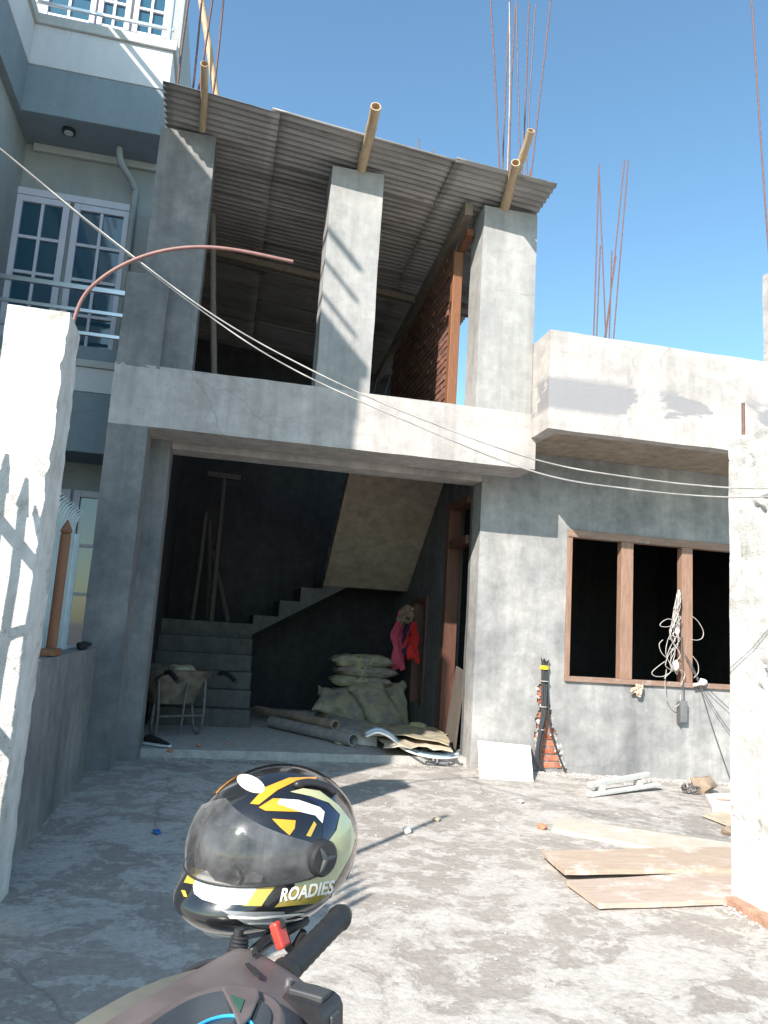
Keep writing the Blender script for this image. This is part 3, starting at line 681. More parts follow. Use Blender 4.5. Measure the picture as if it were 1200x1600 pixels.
for v in bm.verts:
    p = v.co; n3 = noise.noise(Vector((p.x*5, p.y*7, p.z*16)));  crease = max(0, noise.noise(Vector((p.y*1.5, 2.0, p.z*5.5)))-.22)
    if p.x < 3.0: v.co.x += .008*n3+.22*crease*max(0, noise.noise(Vector((p.y*16, p.z*30, 1))))
    if p.y > 3.93: v.co.y += .014*n3
    if p.z > 2.55: v.co.z += .03*noise.noise(Vector((p.x*6, p.y*6, 0)))
obj('shaft', bm, 'pillar_rough', RP, 50)
q = PY(1156, 632, 3.93); obj('rebar', tube(B(), [(q.x, 3.9, 2.5), (q.x, 3.9, q.z)], .010, 8), 'rust', RP, 60)
for i in range(3):
    y = 3.86-i*.225; o = obj('brick', rough(box(B(), 2.86-.01*i, 2.955, y-.105, y+.105, -.02, .045), .008, 9), 'brick_dusty', RP, None, .008)
# bent conduit
pts = [PY(112, 492, 4.05), PY(128, 468, 4.04), PY(160, 434, 4.0), PY(205, 408, 3.98), PY(255, 392, 3.95), PY(310, 386, 3.92), PY(370, 391, 3.9), PY(458, 409, 3.88)]
pts[0].z = 2.75
tag(obj('conduit_pipe', tube(B(), spline(pts, 6), .0098, 10), 'conduit_red', None, 60), 'thin reddish plastic pipe bending out of the chipped white pillar', 'pipe')

# gate of the drive, open towards the street (outside the picture, throws the barred shade)
GT = thing('steel_gate', (-1.2, 2.9, 0), 'open steel drive gate with spear points hinged on the chipped white pillar', 'gate')
GX, GY0, GY1 = -1.20, 1.75, 3.86
obj('sheet_panel', box(B(), GX-.006, GX+.006, GY0, GY1-.35, .05, 1.9), 'gate_paint', GT)
for z in (.06, 1.05, 1.9): obj('rail', box(B(), GX-.02, GX+.02, GY0, GY1, z, z+.045), 'gate_paint', GT)
obj('rail', obox(B(), (GX+.02, GY1-.21, 1.45), (.012, .5, .015), R3(-.9, 0, 0)), 'gate_paint', GT)
for i in range(19):
    y = GY0+.02+i*(GY1-GY0-.04)/18
    bm = B(); box(bm, GX-.012, GX+.012, y-.012, y+.012, .02, 2.08)
    prism(bm, [(GX-.006, y-.03, 2.08), (GX-.006, y+.03, 2.08), (GX-.006, y+.004, 2.24), (GX-.006, y-.004, 2.24)], (.012, 0, 0))
    if i % 2: prism(bm, [(GX-.005, y, 2.06), (GX-.005, y+.055, 2.17), (GX-.005, y+.06, 2.12), (GX-.005, y+.02, 2.04)], (.01, 0, 0))
    obj('bar', bm, 'gate_paint', GT)
obj('stile', box(B(), GX-.03, GX+.03, GY0-.03, GY0+.03, 0, 2.0), 'gate_paint', GT)
obj('stile', box(B(), GX-.03, GX+.03, GY1-.02, GY1+.03, 0, 2.0), 'gate_paint', GT)
obj('shade_pipe', tube(B(), [(GX, 2.45, 1.9), (GX, 2.45, 3.2)], .025, 10), 'gate_paint', GT, 60)  # unseen pipe, added only to cast the thin bar of shade

# neighbour's white spear fence behind the boundary wall
FN = thing('spear_fence', (-1.3, 6.2, 0), 'white steel slat fence with curved spear tips behind the low boundary wall', 'fence')
FX = -1.29
for z in (.5, 1.2, 1.95): obj('rail', box(B(), FX-.035, FX-.012, 4.7, 7.28, z, z+.05), 'fence_white', FN, None, .002)
for i in range(24):
    y = 4.75+i*.105
    bm = B(); box(bm, FX-.01, FX+.006, y-.026, y+.026, .12, 2.08)
    pr = [(0, 2.08, .026), (.01, 2.14, .03), (.035, 2.20, .02), (.075, 2.235, .003)]
    for k in range(3):
        (x0, z0, w0), (x1, z1, w1) = pr[k], pr[k+1]
        hexa(bm, [(FX+x0-.004, y-w0, z0), (FX+x0+.006, y-w0, z0), (FX+x0+.006, y+w0, z0), (FX+x0-.004, y+w0, z0), (FX+x1-.004, y-w1, z1), (FX+x1+.006, y-w1, z1), (FX+x1+.006, y+w1, z1), (FX+x1-.004, y+w1, z1)])
    obj('slat', bm, 'fence_white', FN)
obj('post', box(B(), FX-.03, FX+.03, 7.29, 7.35, 0, 2.05), 'fence_white', FN, None, .004)
# wooden post and its block on the wall, black cloth
p = PX(80, 1012, -1.03); tp = PX(104, 836, -1.03)
bm = B(); tube(bm, [(-1.03, p.y, 1.07), (-1.03, p.y+.01, tp.z)], .034, 12); tube(bm, [(-1.03, p.y+.01, tp.z), (-1.03, p.y+.01, tp.z+.02), (-1.03, p.y+.01, tp.z+.05), (-1.03, p.y+.01, tp.z+.10)], [.024, .040, .030, .004], 12)
tag(obj('wooden_post', bm, 'post_wood', None, 50), 'orange-brown wooden post with pointed finial standing on the boundary wall', 'post')
tag(obj('wooden_block', rough(box(B(), -1.06, -.95, p.y-.30, p.y-.06, 1.074, 1.115), .003, 9), 'post_wood', None, None, .004), 'short brown wooden block lying on the boundary wall', 'block')
p = PX(133, 1014, -1.0); bm = B(); lump(bm, (-1.0, p.y-.12, 1.10), .07, (.7, 1.3, .5), .6, 2, 3); lump(bm, (-.99, p.y-.25, 1.09), .05, (.7, 1.2, .5), .6, 5, 3)
tag(obj('cloth', bm, 'black_cloth', None, 60), 'black crumpled cloth on the end of the boundary wall', 'cloth')

# ================================================================== overhead cables
def cable(label, px, ys, r=.0038):
    pts = [PY(*q, y) for q, y in zip(px, ys)]
    tag(obj('power_cable', tube(B(), spline(pts, 10), r, 6), 'cable_line', None, 60), label, 'cable', 'service cables crossing the front of the house')
cable('upper pale service cable sagging across the front of the house', [(-30, 215), (0, 232), (150, 355), (330, 490), (500, 585), (660, 655), (840, 719), (1000, 748), (1140, 762), (1230, 762)], [4.22, 4.2, 4.05, 3.88, 3.7, 3.53, 3.35, 3.18, 3.05, 2.97])
cable('lower pale service cable sagging across the front of the house', [(-30, 213), (0, 233), (150, 358), (330, 496), (460, 578), (640, 660), (838, 738), (1000, 766), (1140, 777), (1230, 774)], [4.24, 4.22, 4.07, 3.9, 3.76, 3.56, 3.37, 3.2, 3.07, 2.99])

# ================================================================== things along the front wall
# cable bundle rising from the floor into the wall
CB = thing('cable_bundle', (3.5, D1-.05, 0), 'bundle of black cables with yellow tape coming out of bared bricks', 'cables')
rc = random.Random(5)
for i in range(6):
    x = 3.535+.022*(i % 3); dy = .012+.022*(i//3)
    pts = [(x, D1-dy+.0, 1.14), (x, D1-dy-.01, .95), (x-.004*i, D1-.03-dy, .6), (x-.02-.012*i+rc.uniform(-.01, .01), D1-.04-dy, .35), (x-.05-.008*i, D1-.05-dy, .13), (x-.02, D1-.05-dy, .02)]
    obj('cable', tube(B(), spline(pts, 6), .0115, 8), 'cable_black', CB, 60)
obj('cable', tube(B(), spline([(3.585, D1-.02, 1.12), (3.60, D1-.03, .8), (3.625, D1-.045, .5), (3.70, D1-.05, .25), (3.80, D1-.06, .02)], 6), .011, 8), 'cable_black', CB, 60)
obj('tape', tube(B(), [(3.557, D1-.025, 1.06), (3.557, D1-.025, 1.10)], .046, 14), 'tape_yellow', CB, 50)
bm = B()
for i in range(9): tube(bm, [(3.53+.007*i, D1-.03, 1.10), (3.52+.009*i+rc.uniform(-.012, .012), D1-.035+rc.uniform(-.02, .01), 1.165+rc.uniform(-.01, .02))], .006, 6)
obj('cable_ends', bm, 'cable_black', CB, 60)
for z, x in ((.93, 3.55), (.66, 3.54), (.42, 3.52)): obj('tie', tube(B(), [(x+.005, D1-.04, z), (x+.005, D1-.04, z+.008)], .046, 12), 'wire_pale', CB, 50)
# white board leaning on the wall
bl, br_ = G(750, 1217), G(834, 1221); z1 = .47
tl, tr_ = PY(747, 1158, D1-.05), PY(829, 1166, D1-.05); z1 = (tl.z+tr_.z)/2
tag(obj('board', prism(B(), [(bl.x, bl.y, gz(bl.x, 0)), (br_.x, br_.y, gz(br_.x, 0)), tr_, tl], (0, .02, .006)), 'board_white', None, None, .003), 'square white board leaning on the sunlit wall beside the cable bundle', 'board')
# plasterer's darby and wooden float
a, b_ = G(911, 1243), G(1030, 1226); d = (b_-a).normalized(); nrm = Vector((-d.y, d.x, 0)); zb = gz(a.x, 0)+.004
DB = thing('plaster_float', (a.x, a.y, zb), 'long cement-caked plastering float with a raised handle bar near the wall', 'tool')
prof = [a-nrm*.02+d*.02, a+d*.10-nrm*.06, b_-d*.05-nrm*.05, b_, b_-d*.04+nrm*.05, a+d*.12+nrm*.05]
obj('blade', prism(B(), [(p.x, p.y, zb) for p in prof], (0, 0, .03)), 'cement_tool', DB, None, .006)
Rz = R3(0, 0, math.atan2(d.y, d.x)); L = (b_-a).length
for s in (.22, .72): obj('bracket', obox(B(), a+d*L*s+nrm*.01+Vector((0, 0, zb+.055)), (.045, .03, .027), Rz), 'cement_tool', DB, None, .006)
obj('handle', obox(B(), a+d*L*.47+nrm*.01+Vector((0, 0, zb+.105)), (L*.38, .028, .024), Rz @ R3(0, -.03, 0)), 'cement_tool', DB, None, .008)
# rope on the sill, wire tangle, hanging box
bm = B(); rc = random.Random(9)
def loops(bm, c, w, h, n, r, seed, depth=.03):
    q = random.Random(seed); pts = []
    for i in range(n):
        pts.append(Vector(c)+Vector((q.uniform(-w, w), q.uniform(-depth, 0), q.uniform(-h, h))))
    tube(bm, spline(pts, 7), r, 6); return bm
p = PY(993, 1078, D1-.05); loops(bm, (p.x, D1-.05, p.z+.02), .09, .05, 16, .011, 4); loops(bm, (p.x+.03, D1-.05, p.z-.05), .05, .07, 9, .011, 6)
tag(obj('rope_coil', bm, 'rope', None, 60), 'small coil of tan rope knotted over the window sill', 'rope')
WT = thing('wire_tangle', tuple(PY(1045, 1075, D1-.06)), 'tangle of pale electric wires hanging on the wooden window bar', 'wires')
def wz(x, y): return PY(860+x/3.529, 790+y/3.529, D1-.07)
rc = random.Random(12)
for i in range(20):
    pts = [wz(710+rc.uniform(-6, 4), 465)]
    for y in (520, 580, 640, 700, 760, 820, 880, 930):
        wd = 8+(y-465)*.13; pts.append(wz(706-wd*.55+rc.uniform(-wd, wd*.75), y+rc.uniform(-25, 25))+Vector((0, rc.uniform(-.05, .015), 0)))
        if rc.random() < .25: break
    obj('wire', tube(B(), spline(pts, 5), .0040, 5), 'wire_pale', WT, 60)
for P_ in ([(690, 640), (650, 625), (612, 645), (608, 665), (650, 668), (690, 655)], [(785, 612), (815, 640), (842, 690), (838, 728), (810, 742), (775, 738)], [(630, 860), (590, 890), (560, 920), (575, 940), (620, 942), (650, 925)],
           [(640, 900), (632, 980), (640, 1060), (665, 1100), (690, 1110), (715, 1085), (718, 1040)], [(620, 740), (600, 765), (612, 810), (640, 840)], [(785, 830), (812, 870), (815, 920), (790, 950)], [(660, 920), (690, 900), (740, 925), (720, 990)]):
    obj('wire', tube(B(), spline([wz(*q) for q in P_], 7), .0046, 6), 'wire_pale', WT, 60)
for q, s in (((685, 880), .055), ((690, 695), .04)):
    bm = B(); lump(bm, wz(*q)+Vector((0, -.03, 0)), s, (.6, .5, 1.1), .3, s*50, 2); obj('plug', bm, 'white_rubber', WT, 60)
for P_ in ([(730, 800), (790, 900), (820, 980), (900, 1240), (990, 1500)], [(745, 830), (800, 930), (880, 1020), (985, 1120)], [(780, 900), (830, 1000), (930, 1160), (1000, 1260)]):
    obj('wire', tube(B(), spline([wz(*q) for q in P_], 7), .0045, 5), 'wire_dark', WT, 60)
HB = obj('switch_box', box(B(), 0, .10, D1-.075, D1-.025, 0, .24), 'plaster_grey', None, None, .006)
p = wz(712, 1195); HB.location = Vector((p.x+.05, D1-.05, PY(1062, 1128, D1).z)); tag(HB, 'small grey socket box hanging on a dark wire under the window', 'box')
obj('rim', box(B(), HB.location.x-.055, HB.location.x-.045, D1-.078, D1-.022, HB.location.z-.01, HB.location.z+.22), 'wire_dark', HB)
obj('wire', tube(B(), spline([wz(722, 700), wz(728, 900), wz(732, 1000), wz(733, 1090)], 6), .0055, 5), 'wire_dark', HB, 60)
pp = wz(845, 985); bm = B(); lump(bm, (pp.x, D1-.06, pp.z+.02), .05, (1, .6, .8), .5, 3, 2); tube(bm, [wz(790, 990), wz(840, 980)], .018, 8)
tag(obj('lamp_holder', bm, 'board_white', None, 60), 'white lamp holder lying on the window sill', 'lamp holder')

# ================================================================== planks and rubble on the drive
def plank(label, px, z, th, mat, ext=.5):
    pts = [G(*q, z) for q in px]
    d = (pts[1]-pts[0]).normalized(); pts[1] += d*ext; d = (pts[2]-pts[3]).normalized(); pts[2] += d*ext
    pts = [Vector((p.x, p.y, z+gz(p.x, p.y)*.6)) for p in pts]
    bm = B(); n = 14; top = []
    for k, dz in ((0, th), (1, 0)):
        row = []
        for i in range(n+1):
            u = i/n; a = pts[0].lerp(pts[1], u); b_ = pts[3].lerp(pts[2], u)
            for w in (0, .33, .67, 1):
                p = a.lerp(b_, w)+Vector((0, 0, dz)); p += noise.noise_vector(p*6+Vector((0, 0, z*50)))*.004; p.z += .006*noise.noise(Vector((u*2, z*40, 1)))
                row.append(bm.verts.new(p))
        top.append(row)
    def V(k, i, w): return top[k][i*4+w]
    for i in range(n):
        for w in range(3):
            bm.faces.new((V(0, i, w), V(0, i+1, w), V(0, i+1, w+1), V(0, i, w+1))); bm.faces.new((V(1, i, w), V(1, i, w+1), V(1, i+1, w+1), V(1, i+1, w)))
        for w in (0, 3): bm.faces.new((V(0, i, w), V(0, i+1, w), V(1, i+1, w), V(1, i, w)))
    for i in (0, n):
        for w in range(3): bm.faces.new((V(0, i, w), V(0, i, w+1), V(1, i, w+1), V(1, i, w)))
    tag(obj('plank', bm, mat, None, 35), label, 'plank', 'planks lying by the right pillar')
plank('pale cement-spattered plank farthest from the drive, lowest of the planks', [(872, 1283), (1146, 1320), (1146, 1352), (862, 1300)], .004, .028, 'plank_pale')
plank('tan plank with a pointed sawn end lying between the two other planks', [(846, 1335), (1146, 1326), (1146, 1362), (882, 1367)], .034, .026, 'plank_tan')
plank('wide pinkish plank with a slanted end lying next to the pillar base', [(885, 1383), (1146, 1364), (1146, 1411), (936, 1420)], .012, .026, 'plank_pink')
def stone(label, px, r, mat='stone', seed=0, sc=(1, 1, .7), name='stone', cat='stone', group='loose stones on the drive'):
    p = G(*px); bm = B(); lump(bm, (p.x, p.y, gz(p.x, p.y)+r*sc[2]*.75), r, sc, .5, seed, 2)
    tag(obj(name, bm, mat, None, 40), label, cat, group)
stone('pale pebble lying on the thin bar of shade beside the helmet', (636, 1302), .034, 'board_white', 1)
stone('tan pebble at the tip of the thin bar of shade', (682, 1283), .026, 'cardboard', 2)
stone('round orange brick piece at the end of the pale plank', (847, 1296), .034, 'brick_chip', 3, name='brick_piece', cat='brick piece', group='brick pieces')
stone('small grey stone between the pale board and the float', (813, 1255), .03, 'stone', 4)
stone('grey-brown cloth bundle at the foot of the sunlit wall', (1098, 1228), .12, 'beige_cloth', 6, (1.1, .8, .8), 'bundle', 'bundle', None)
bm = B(); p = G(1073, 1230); loops(bm, (p.x, p.y, gz(p.x, 0)+.06), .09, .04, 14, .010, 8, .1)
tag(obj('wire_coil', bm, 'wire_dark', None, 60), 'small coil of dark wire beside the cloth bundle', 'wire')
pts = [G(1102, 1240), G(1150, 1236), G(1155, 1262), G(1113, 1262)]
tag(obj('cut_board', prism(B(), [(q.x, q.y, gz(q.x, 0)+.004) for q in pts], (0, 0, .05)), 'board_white', None, None, .004), 'white offcut lying under the brown stick near the right pillar', 'board')
pts = [G(1096, 1270), G(1150, 1255), G(1160, 1280), G(1140, 1287)]
tag(obj('paper_sheet', prism(B(), [(q.x, q.y, gz(q.x, 0)+.012) for q in pts], (0, 0, .006)), 'cardboard', None, None), 'creased cream paper sheet lying near the right pillar', 'paper')
a = G(1120, 1240, .06); b_ = G(1160, 1241, .06)
tag(obj('stick', tube(B(), [(a.x, a.y, gz(a.x, 0)+.075), (b_.x+.3, b_.y, gz(b_.x, 0)+.075)], .018, 8), 'rope', None, 50), 'short brown stick resting on the white offcut', 'stick')
stone('brown coconut-like lump beside the right pillar', (1136, 1297), .045, 'pvc_brown', 9, (1, 1, .8), 'lump', 'lump', None)
# uncounted grit
bm = B(); rc = random.Random(21)
for i in range(420):
    x, y = rc.uniform(-.8, 5.2), rc.uniform(2.2, 7.9)
    if (x < .6 and rc.random() < .5) or (x > 2.85 and y < 4.1): continue
    s = rc.uniform(.003, .009)*(1.8 if rc.random() < .06 else 1)
    if y > 7.2 and x > 2.8: s *= 1.5
    lump(bm, (x, y, gz(x, y)+s*.4), s, (1, 1, .6), .5, i, 1)
for i in range(900):
    x = rc.uniform(2.8, 7.0); y = D1-.02-abs(rc.gauss(0, .12)); s = rc.uniform(.004, .016)
    lump(bm, (x, y, gz(x, y)+s*.3), s, (1, 1, .6), .6, i, 1)
for i in range(260):
    x = rc.uniform(-.7, 2.7); y = D1+.10-abs(rc.gauss(0, .10)); s = rc.uniform(.004, .012); lump(bm, (x, y, s*.3), s, (1, 1, .6), .6, i, 1)
for i in range(200):
    x = 2.9-abs(rc.gauss(0, .06)); y = rc.uniform(3.25, 4.1); s = rc.uniform(.004, .014); lump(bm, (x, y, s*.3), s, (1, 1, .6), .6, i, 1)
tag(obj('grit', bm, 'stone', None, None, origin=(0, 0, 0)), 'fine grit and cement crumbs scattered over the drive', 'grit', None, 'stuff')
for i, (px, r) in enumerate((((265, 1176), .03), ((310, 1167), .028), ((355, 1164), .022), ((700, 1290), .012), ((1085, 1395), .012))):
    if px[1] < 1180:
        p = G(*px, FZ); bm = B(); lump(bm, (p.x, p.y, FZ+r*.5), r, (1, 1, .6), .5, i+30, 2)
        tag(obj('brick_piece', bm, 'brick_chip', None, 40), ('largest red brick crumb on the garage floor under the wheelbarrow', 'red brick crumb on the garage floor beside the wheelbarrow leg', 'smallest red brick crumb on the garage floor past the wheelbarrow')[i], 'brick piece', 'brick crumbs on the garage floor')
bm = B(); prism(bm, [(*G(238+a, 1300+b2, .004).xy, .012) for a, b2 in ((0, 0), (10, -2), (14, 4), (4, 5))], (0, 0, .006)); 
tag(obj('plastic_scrap', bm, 'blue_plastic', None, None), 'tiny blue plastic scrap on the shaded drive', 'scrap')

# ================================================================== garage contents
# wheelbarrow
WB = thing('wheelbarrow', (-.25, 9.15, FZ), 'rusty cement-caked wheelbarrow with black grips standing before the stair', 'wheelbarrow')
ang = math.radians(118); hd = Vector((math.cos(ang), math.sin(ang), 0)); lt = Vector((-hd.y, hd.x, 0)); o0 = Vector((-.28, 8.98, FZ))
def wl(x, y, z): return o0+hd*x+lt*y+Vector((0, 0, z))
bm = B(); rings = []
for (x0, x1, w, z) in ((.10, .70, .26, .34), (.0, .86, .36, .55), (-.07, .98, .42, .715), (-.09, 1.0, .44, .72), (-.06, .96, .405, .705), (.02, .84, .345, .56), (.12, .68, .24, .37)):
    ring = []
    for k in range(24):
        a = 2*PI*k/24; cx = (x0+x1)/2; q = 4.0
        ux = math.copysign(abs(math.cos(a))**(2/q), math.cos(a)); uy = math.copysign(abs(math.sin(a))**(2/q), math.sin(a))
        ring.append(bm.verts.new(wl(cx+ux*(x1-x0)/2, uy*w, z)+noise.noise_vector(Vector((k*.7, z*9, 0)))*.006))
    rings.append(ring)
for i in range(len(rings)-1):
    for k in range(24): bm.faces.new((rings[i][k], rings[i][(k+1) % 24], rings[i+1][(k+1) % 24], rings[i+1][k]))
bm.faces.new(rings[0][::-1]); bm.faces.new(rings[-1])
obj('tray', bm, 'barrow_metal', WB, 40)
for s in (-1, 1):
    hn = obj('handle', tube(B(), spline([wl(.95, s*.10, .30), wl(.55, s*.20, .36), wl(.05, s*.30, .60), wl(-.25, s*.32, .70), wl(-.42, s*.33, .68)], 6), .018, 10), 'barrow_tube', WB, 60)
    obj('grip', tube(B(), spline([wl(-.22, s*.32, .70), wl(-.36, s*.33, .71), wl(-.56, s*.34, .64)], 6), .026, 10), 'black_rubber', hn, 60)
    obj('leg', tube(B(), spline([wl(.02, s*.28, .62), wl(-.02, s*.27, .25), wl(.02, s*.26, .03), wl(.10, s*.26, .02), wl(.16, s*.25, .10), wl(.20, s*.22, .38)], 5), .016, 8), 'barrow_tube', WB, 60)
obj('leg_brace', tube(B(), [wl(-.01, -.27, .22), wl(-.01, .27, .22)], .013, 8), 'barrow_tube', WB, 60)
obj('leg_brace', tube(B(), [wl(.0, -.05, .60), wl(.0, -.02, .02)], .013, 8), 'barrow_tube', WB, 60)
wh = B(); tube(wh, [wl(.98+.17*math.cos(a), 0, .20+.17*math.sin(a)) for a in [2*PI*k/20 for k in range(21)]], .032, 8); obj('wheel', wh, 'black_rubber', WB, 60)
obj('axle', tube(B(), [wl(.98, -.12, .20), wl(.98, .12, .20)], .015, 8), 'barrow_tube', WB, 60)
for s in (-1, 1): obj('fork', tube(B(), [wl(.6, s*.17, .36), wl(.98, s*.10, .20)], .015, 8), 'barrow_tube', WB, 60)
bm = B(); pillow(bm, wl(.18, -.08, .70), .15, .11, .06, R3(.2, .1, .4), 8, .5, .02, 3.0)
tag(obj('folded_sack', bm, 'sack_yellow', None, 60), 'crumpled yellow sack lying in the wheelbarrow tray', 'sack')
# sneaker
p = G(228, 1167, FZ); SH = thing('sneaker', (p.x, p.y, FZ), 'black sneaker with white sole at the garage jamb', 'shoe')
def shoe_sec(bm, secs, c, R_):
    rings = []
    for (x, w, z0, z1) in secs:
        rings.append([bm.verts.new(Vector(c)+R_ @ Vector((x, w*math.cos(a)*(1 if math.sin(a) < .3 else .75), (z0+z1)/2+(z1-z0)/2*math.sin(a)))) for a in [2*PI*k/12+.26 for k in range(12)]])
    for i in range(len(rings)-1):
        for k in range(12): bm.faces.new((rings[i][k], rings[i][(k+1) % 12], rings[i+1][(k+1) % 12], rings[i+1][k]))
    bm.faces.new(rings[0][::-1]); bm.faces.new(rings[-1]); return bm
Rr = R3(0, 0, -.5); c = (p.x+.10, p.y+.05, FZ)
obj('sole', shoe_sec(B(), [(-.15, .03, 0, .035), (-.12, .042, 0, .04), (0, .04, 0, .035), (.1, .05, 0, .032), (.15, .035, .005, .03)], c, Rr), 'white_rubber', SH, 50)
obj('upper', shoe_sec(B(), [(-.145, .025, .03, .09), (-.12, .038, .03, .11), (-.05, .038, .03, .10), (.02, .04, .03, .085), (.09, .043, .028, .06), (.14, .025, .027, .04)], c, Rr), 'black_cloth', SH, 60)
# slippers at the right of the doorway
for i, (px, rot, lab) in enumerate((((684, 1196), .15, 'dark rubber slipper pointing into the drive at the doorway corner'), ((708, 1190), .35, 'dark rubber slipper half behind the other one at the doorway corner'))):
    p = G(*px); sl_ = thing('slipper', (p.x, p.y, .02), lab, 'slipper', 'pair of slippers'); Rr = R3(0, 0, rot+PI)
    sec = [(-.13, .03), (-.10, .045), (-.02, .04), (.06, .05), (.11, .045), (.135, .02)]
    poly = [(x, w) for x, w in sec]+[(x, -w) for x, w in reversed(sec)]
    obj('sole', prism(B(), [Vector((p.x, p.y, .012))+Rr @ Vector((x, w, 0)) for x, w in poly], (0, 0, .03)), 'slipper', sl_, None, .006)
    for x_ in (.03, .075):
        obj('strap', tube(B(), spline([Vector((p.x, p.y, 0))+Rr @ Vector((x_, -.048, .035)), Vector((p.x, p.y, 0))+Rr @ Vector((x_-.005, -.03, .075)), Vector((p.x, p.y, 0))+Rr @ Vector((x_-.005, .03, .075)), Vector((p.x, p.y, 0))+Rr @ Vector((x_, .048, .035))], 5), .014, 8), 'slipper', sl_, 60)
# cement sacks
rc = random.Random(31)
SACKS = [  # centre x,y,z  half length, rot, material, label
    (2.02, 10.72, FZ+.10, 0.05, 'sack', 'dusty cement sack at the bottom of the pile, rear'), (1.95, 10.70, FZ+.27, -.05, 'sack', 'dusty cement sack second from the floor, rear of the pile'),
    (2.05, 10.70, FZ+.43, .06, 'sack', 'dusty cement sack third from the floor, rear of the pile'), (2.03, 10.68, FZ+.58, -.04, 'sack_yellow', 'cement sack just under the two top sacks'),
    (2.08, 10.66, FZ+.72, .05, 'sack', 'printed cement sack second from the top of the pile'), (2.02, 10.66, FZ+.86, -.03, 'sack_yellow', 'printed cement sack topmost on the pile')]
for (x, y, z, rzz, mt, lab) in SACKS:
    bm = B(); pillow(bm, (x, y, z), .44, .27, .088, R3(rc.uniform(-.04, .04), rc.uniform(-.03, .03), rzz), 10, .5, .022, z*9)
    o = tag(obj('cement_sack', bm, mt, None, 60), lab, 'sack', 'cement sacks piled in the garage')
    if z > FZ+.5:
        for k in range(2):
            cu = bpy.data.curves.new('t', 'FONT'); cu.body = ('--:- ::--- :--', '= -  :')[k]; cu.size = .10; cu.align_x = 'CENTER'
            # worn illegible print is kept as small dashes
            to = bpy.data.objects.new('t', cu); C.objects.link(to); dg = bpy.context.evaluated_depsgraph_get(); dg.update()
            me = bpy.data.meshes.new_from_object(to.evaluated_get(dg)); bpy.data.objects.remove(to)
            bmt = bmesh.new(); bmt.from_mesh(me)
            bvh = BVHTree.FromObject(o, dg)
            for v in bmt.verts:
                q = Vector((v.co.x+x, -5.0, z-.005+.05*k+v.co.y*.8-.02)); h = bvh.ray_cast(q-o.location, Vector((0, 1, 0)))
                v.co = (h[0]+o.location+Vector((0, -.003, 0))) if h[0] is not None else Vector((x, y-.2, z))
            if bmt.verts: obj('print', bmt, 'black_cloth', o, None)['kind'] = 'stuff'
def axes(x, n):
    x = Vector(x).normalized(); n = Vector(n); n = (n-x*n.dot(x)).normalized(); y = n.cross(x); return Matrix((x, y, n)).transposed()
for (c, rot, mt, lab) in (((1.86, 10.33, FZ+.10), R3(.05, .03, .12), 'sack', 'dusty cement sack lying on the floor in front of the pile'), ((1.80, 10.38, FZ+.29), axes((.95, -.2, -.12), (.1, -.5, .8)), 'sack', 'dusty cement sack slumped against the pile beside the pipes'),
                      ((2.20, 10.22, FZ+.31), axes((.35, -.75, -.72), (.1, -.6, .75)), 'sack', 'grey dusty cement sack draped steeply down the front of the pile'),
                      ((2.46, 10.5, FZ+.22), axes((.1, -.35, -.9), (.2, -.9, .2)), 'sack_yellow', 'yellow cement sack standing on end at the window side of the pile')):
    bm = B(); pillow(bm, c, .42, .27, .095, rot, 10, .5, .03, c[0]*7)
    tag(obj('cement_sack', bm, mt, None, 60), lab, 'sack', 'cement sacks piled in the garage')
# pipes
def pipe(label, a, b_, r, mat):
    tag(obj('pipe', tube(B(), [a, a.lerp(b_, .5), b_], r, 16, True, True), mat, None, 50), label, 'pipe', 'pipes lying on the garage floor')
a = G(392, 1103, FZ+.16); b_ = G(524, 1136, FZ+.17); pipe('long brownish plastic pipe lying upper of the two', Vector((.66, 10.9, FZ+.12)), Vector((b_.x, b_.y, FZ+.19)), .055, 'pvc_brown')
a = G(424, 1128, FZ+.07); b_ = G(552, 1157, FZ+.07); pipe('grey plastic pipe lying on the garage floor in front', Vector((a.x, a.y, FZ+.075)), Vector((b_.x, b_.y, FZ+.075)), .07, 'pvc_grey')
a = G(430, 1112, FZ+.06); pipe('dark grey pipe lying behind the other pipes', Vector((.75, 11.05, FZ+.06)), Vector((1.75, 10.98, FZ+.06)), .055, 'pvc_grey')
a = G(437, 1125, FZ+.05); bm = B(); lump(bm, (a.x+.02, a.y+.2, FZ+.06), .075, (1.1, 1, .8), .4, 4, 2)
tag(obj('plastic_bag', bm, 'blue_plastic', None, 60), 'small crumpled blue plastic bag between the pipes', 'bag')
# card and boards in front of the sacks
def slab(label, px, z, th, mat, name, cat, group, crumple=.015):
    pts = [G(*q, z) for q in px]; n = 8; bm = B(); rows = []
    for k in (th, 0):
        r_ = []
        for i in range(n+1):
            for j in range(n+1):
                p = pts[0].lerp(pts[1], i/n).lerp(pts[3].lerp(pts[2], i/n), j/n); p.z = z+k+crumple*noise.noise(p*6+Vector((z*30, 0, 0)))
                p += noise.noise_vector(p*7)*crumple*.8; p.z = max(p.z, FZ+.003 if p.y > D1+.15 else .003); r_.append(bm.verts.new(p))
        rows.append(r_)
    V = lambda k, i, j: rows[k][i*(n+1)+j]
    for i in range(n):
        for j in range(n):
            bm.faces.new((V(0, i, j), V(0, i+1, j), V(0, i+1, j+1), V(0, i, j+1))); bm.faces.new((V(1, i, j), V(1, i, j+1), V(1, i+1, j+1), V(1, i+1, j)))
    for i in range(n):
        for j in (0, n): bm.faces.new((V(0, i, j), V(0, i+1, j), V(1, i+1, j), V(1, i, j))); bm.faces.new((V(0, j, i), V(0, j, i+1), V(1, j, i+1), V(1, j, i)))
    tag(obj(name, bm, mat, None, 40), label, cat, group)
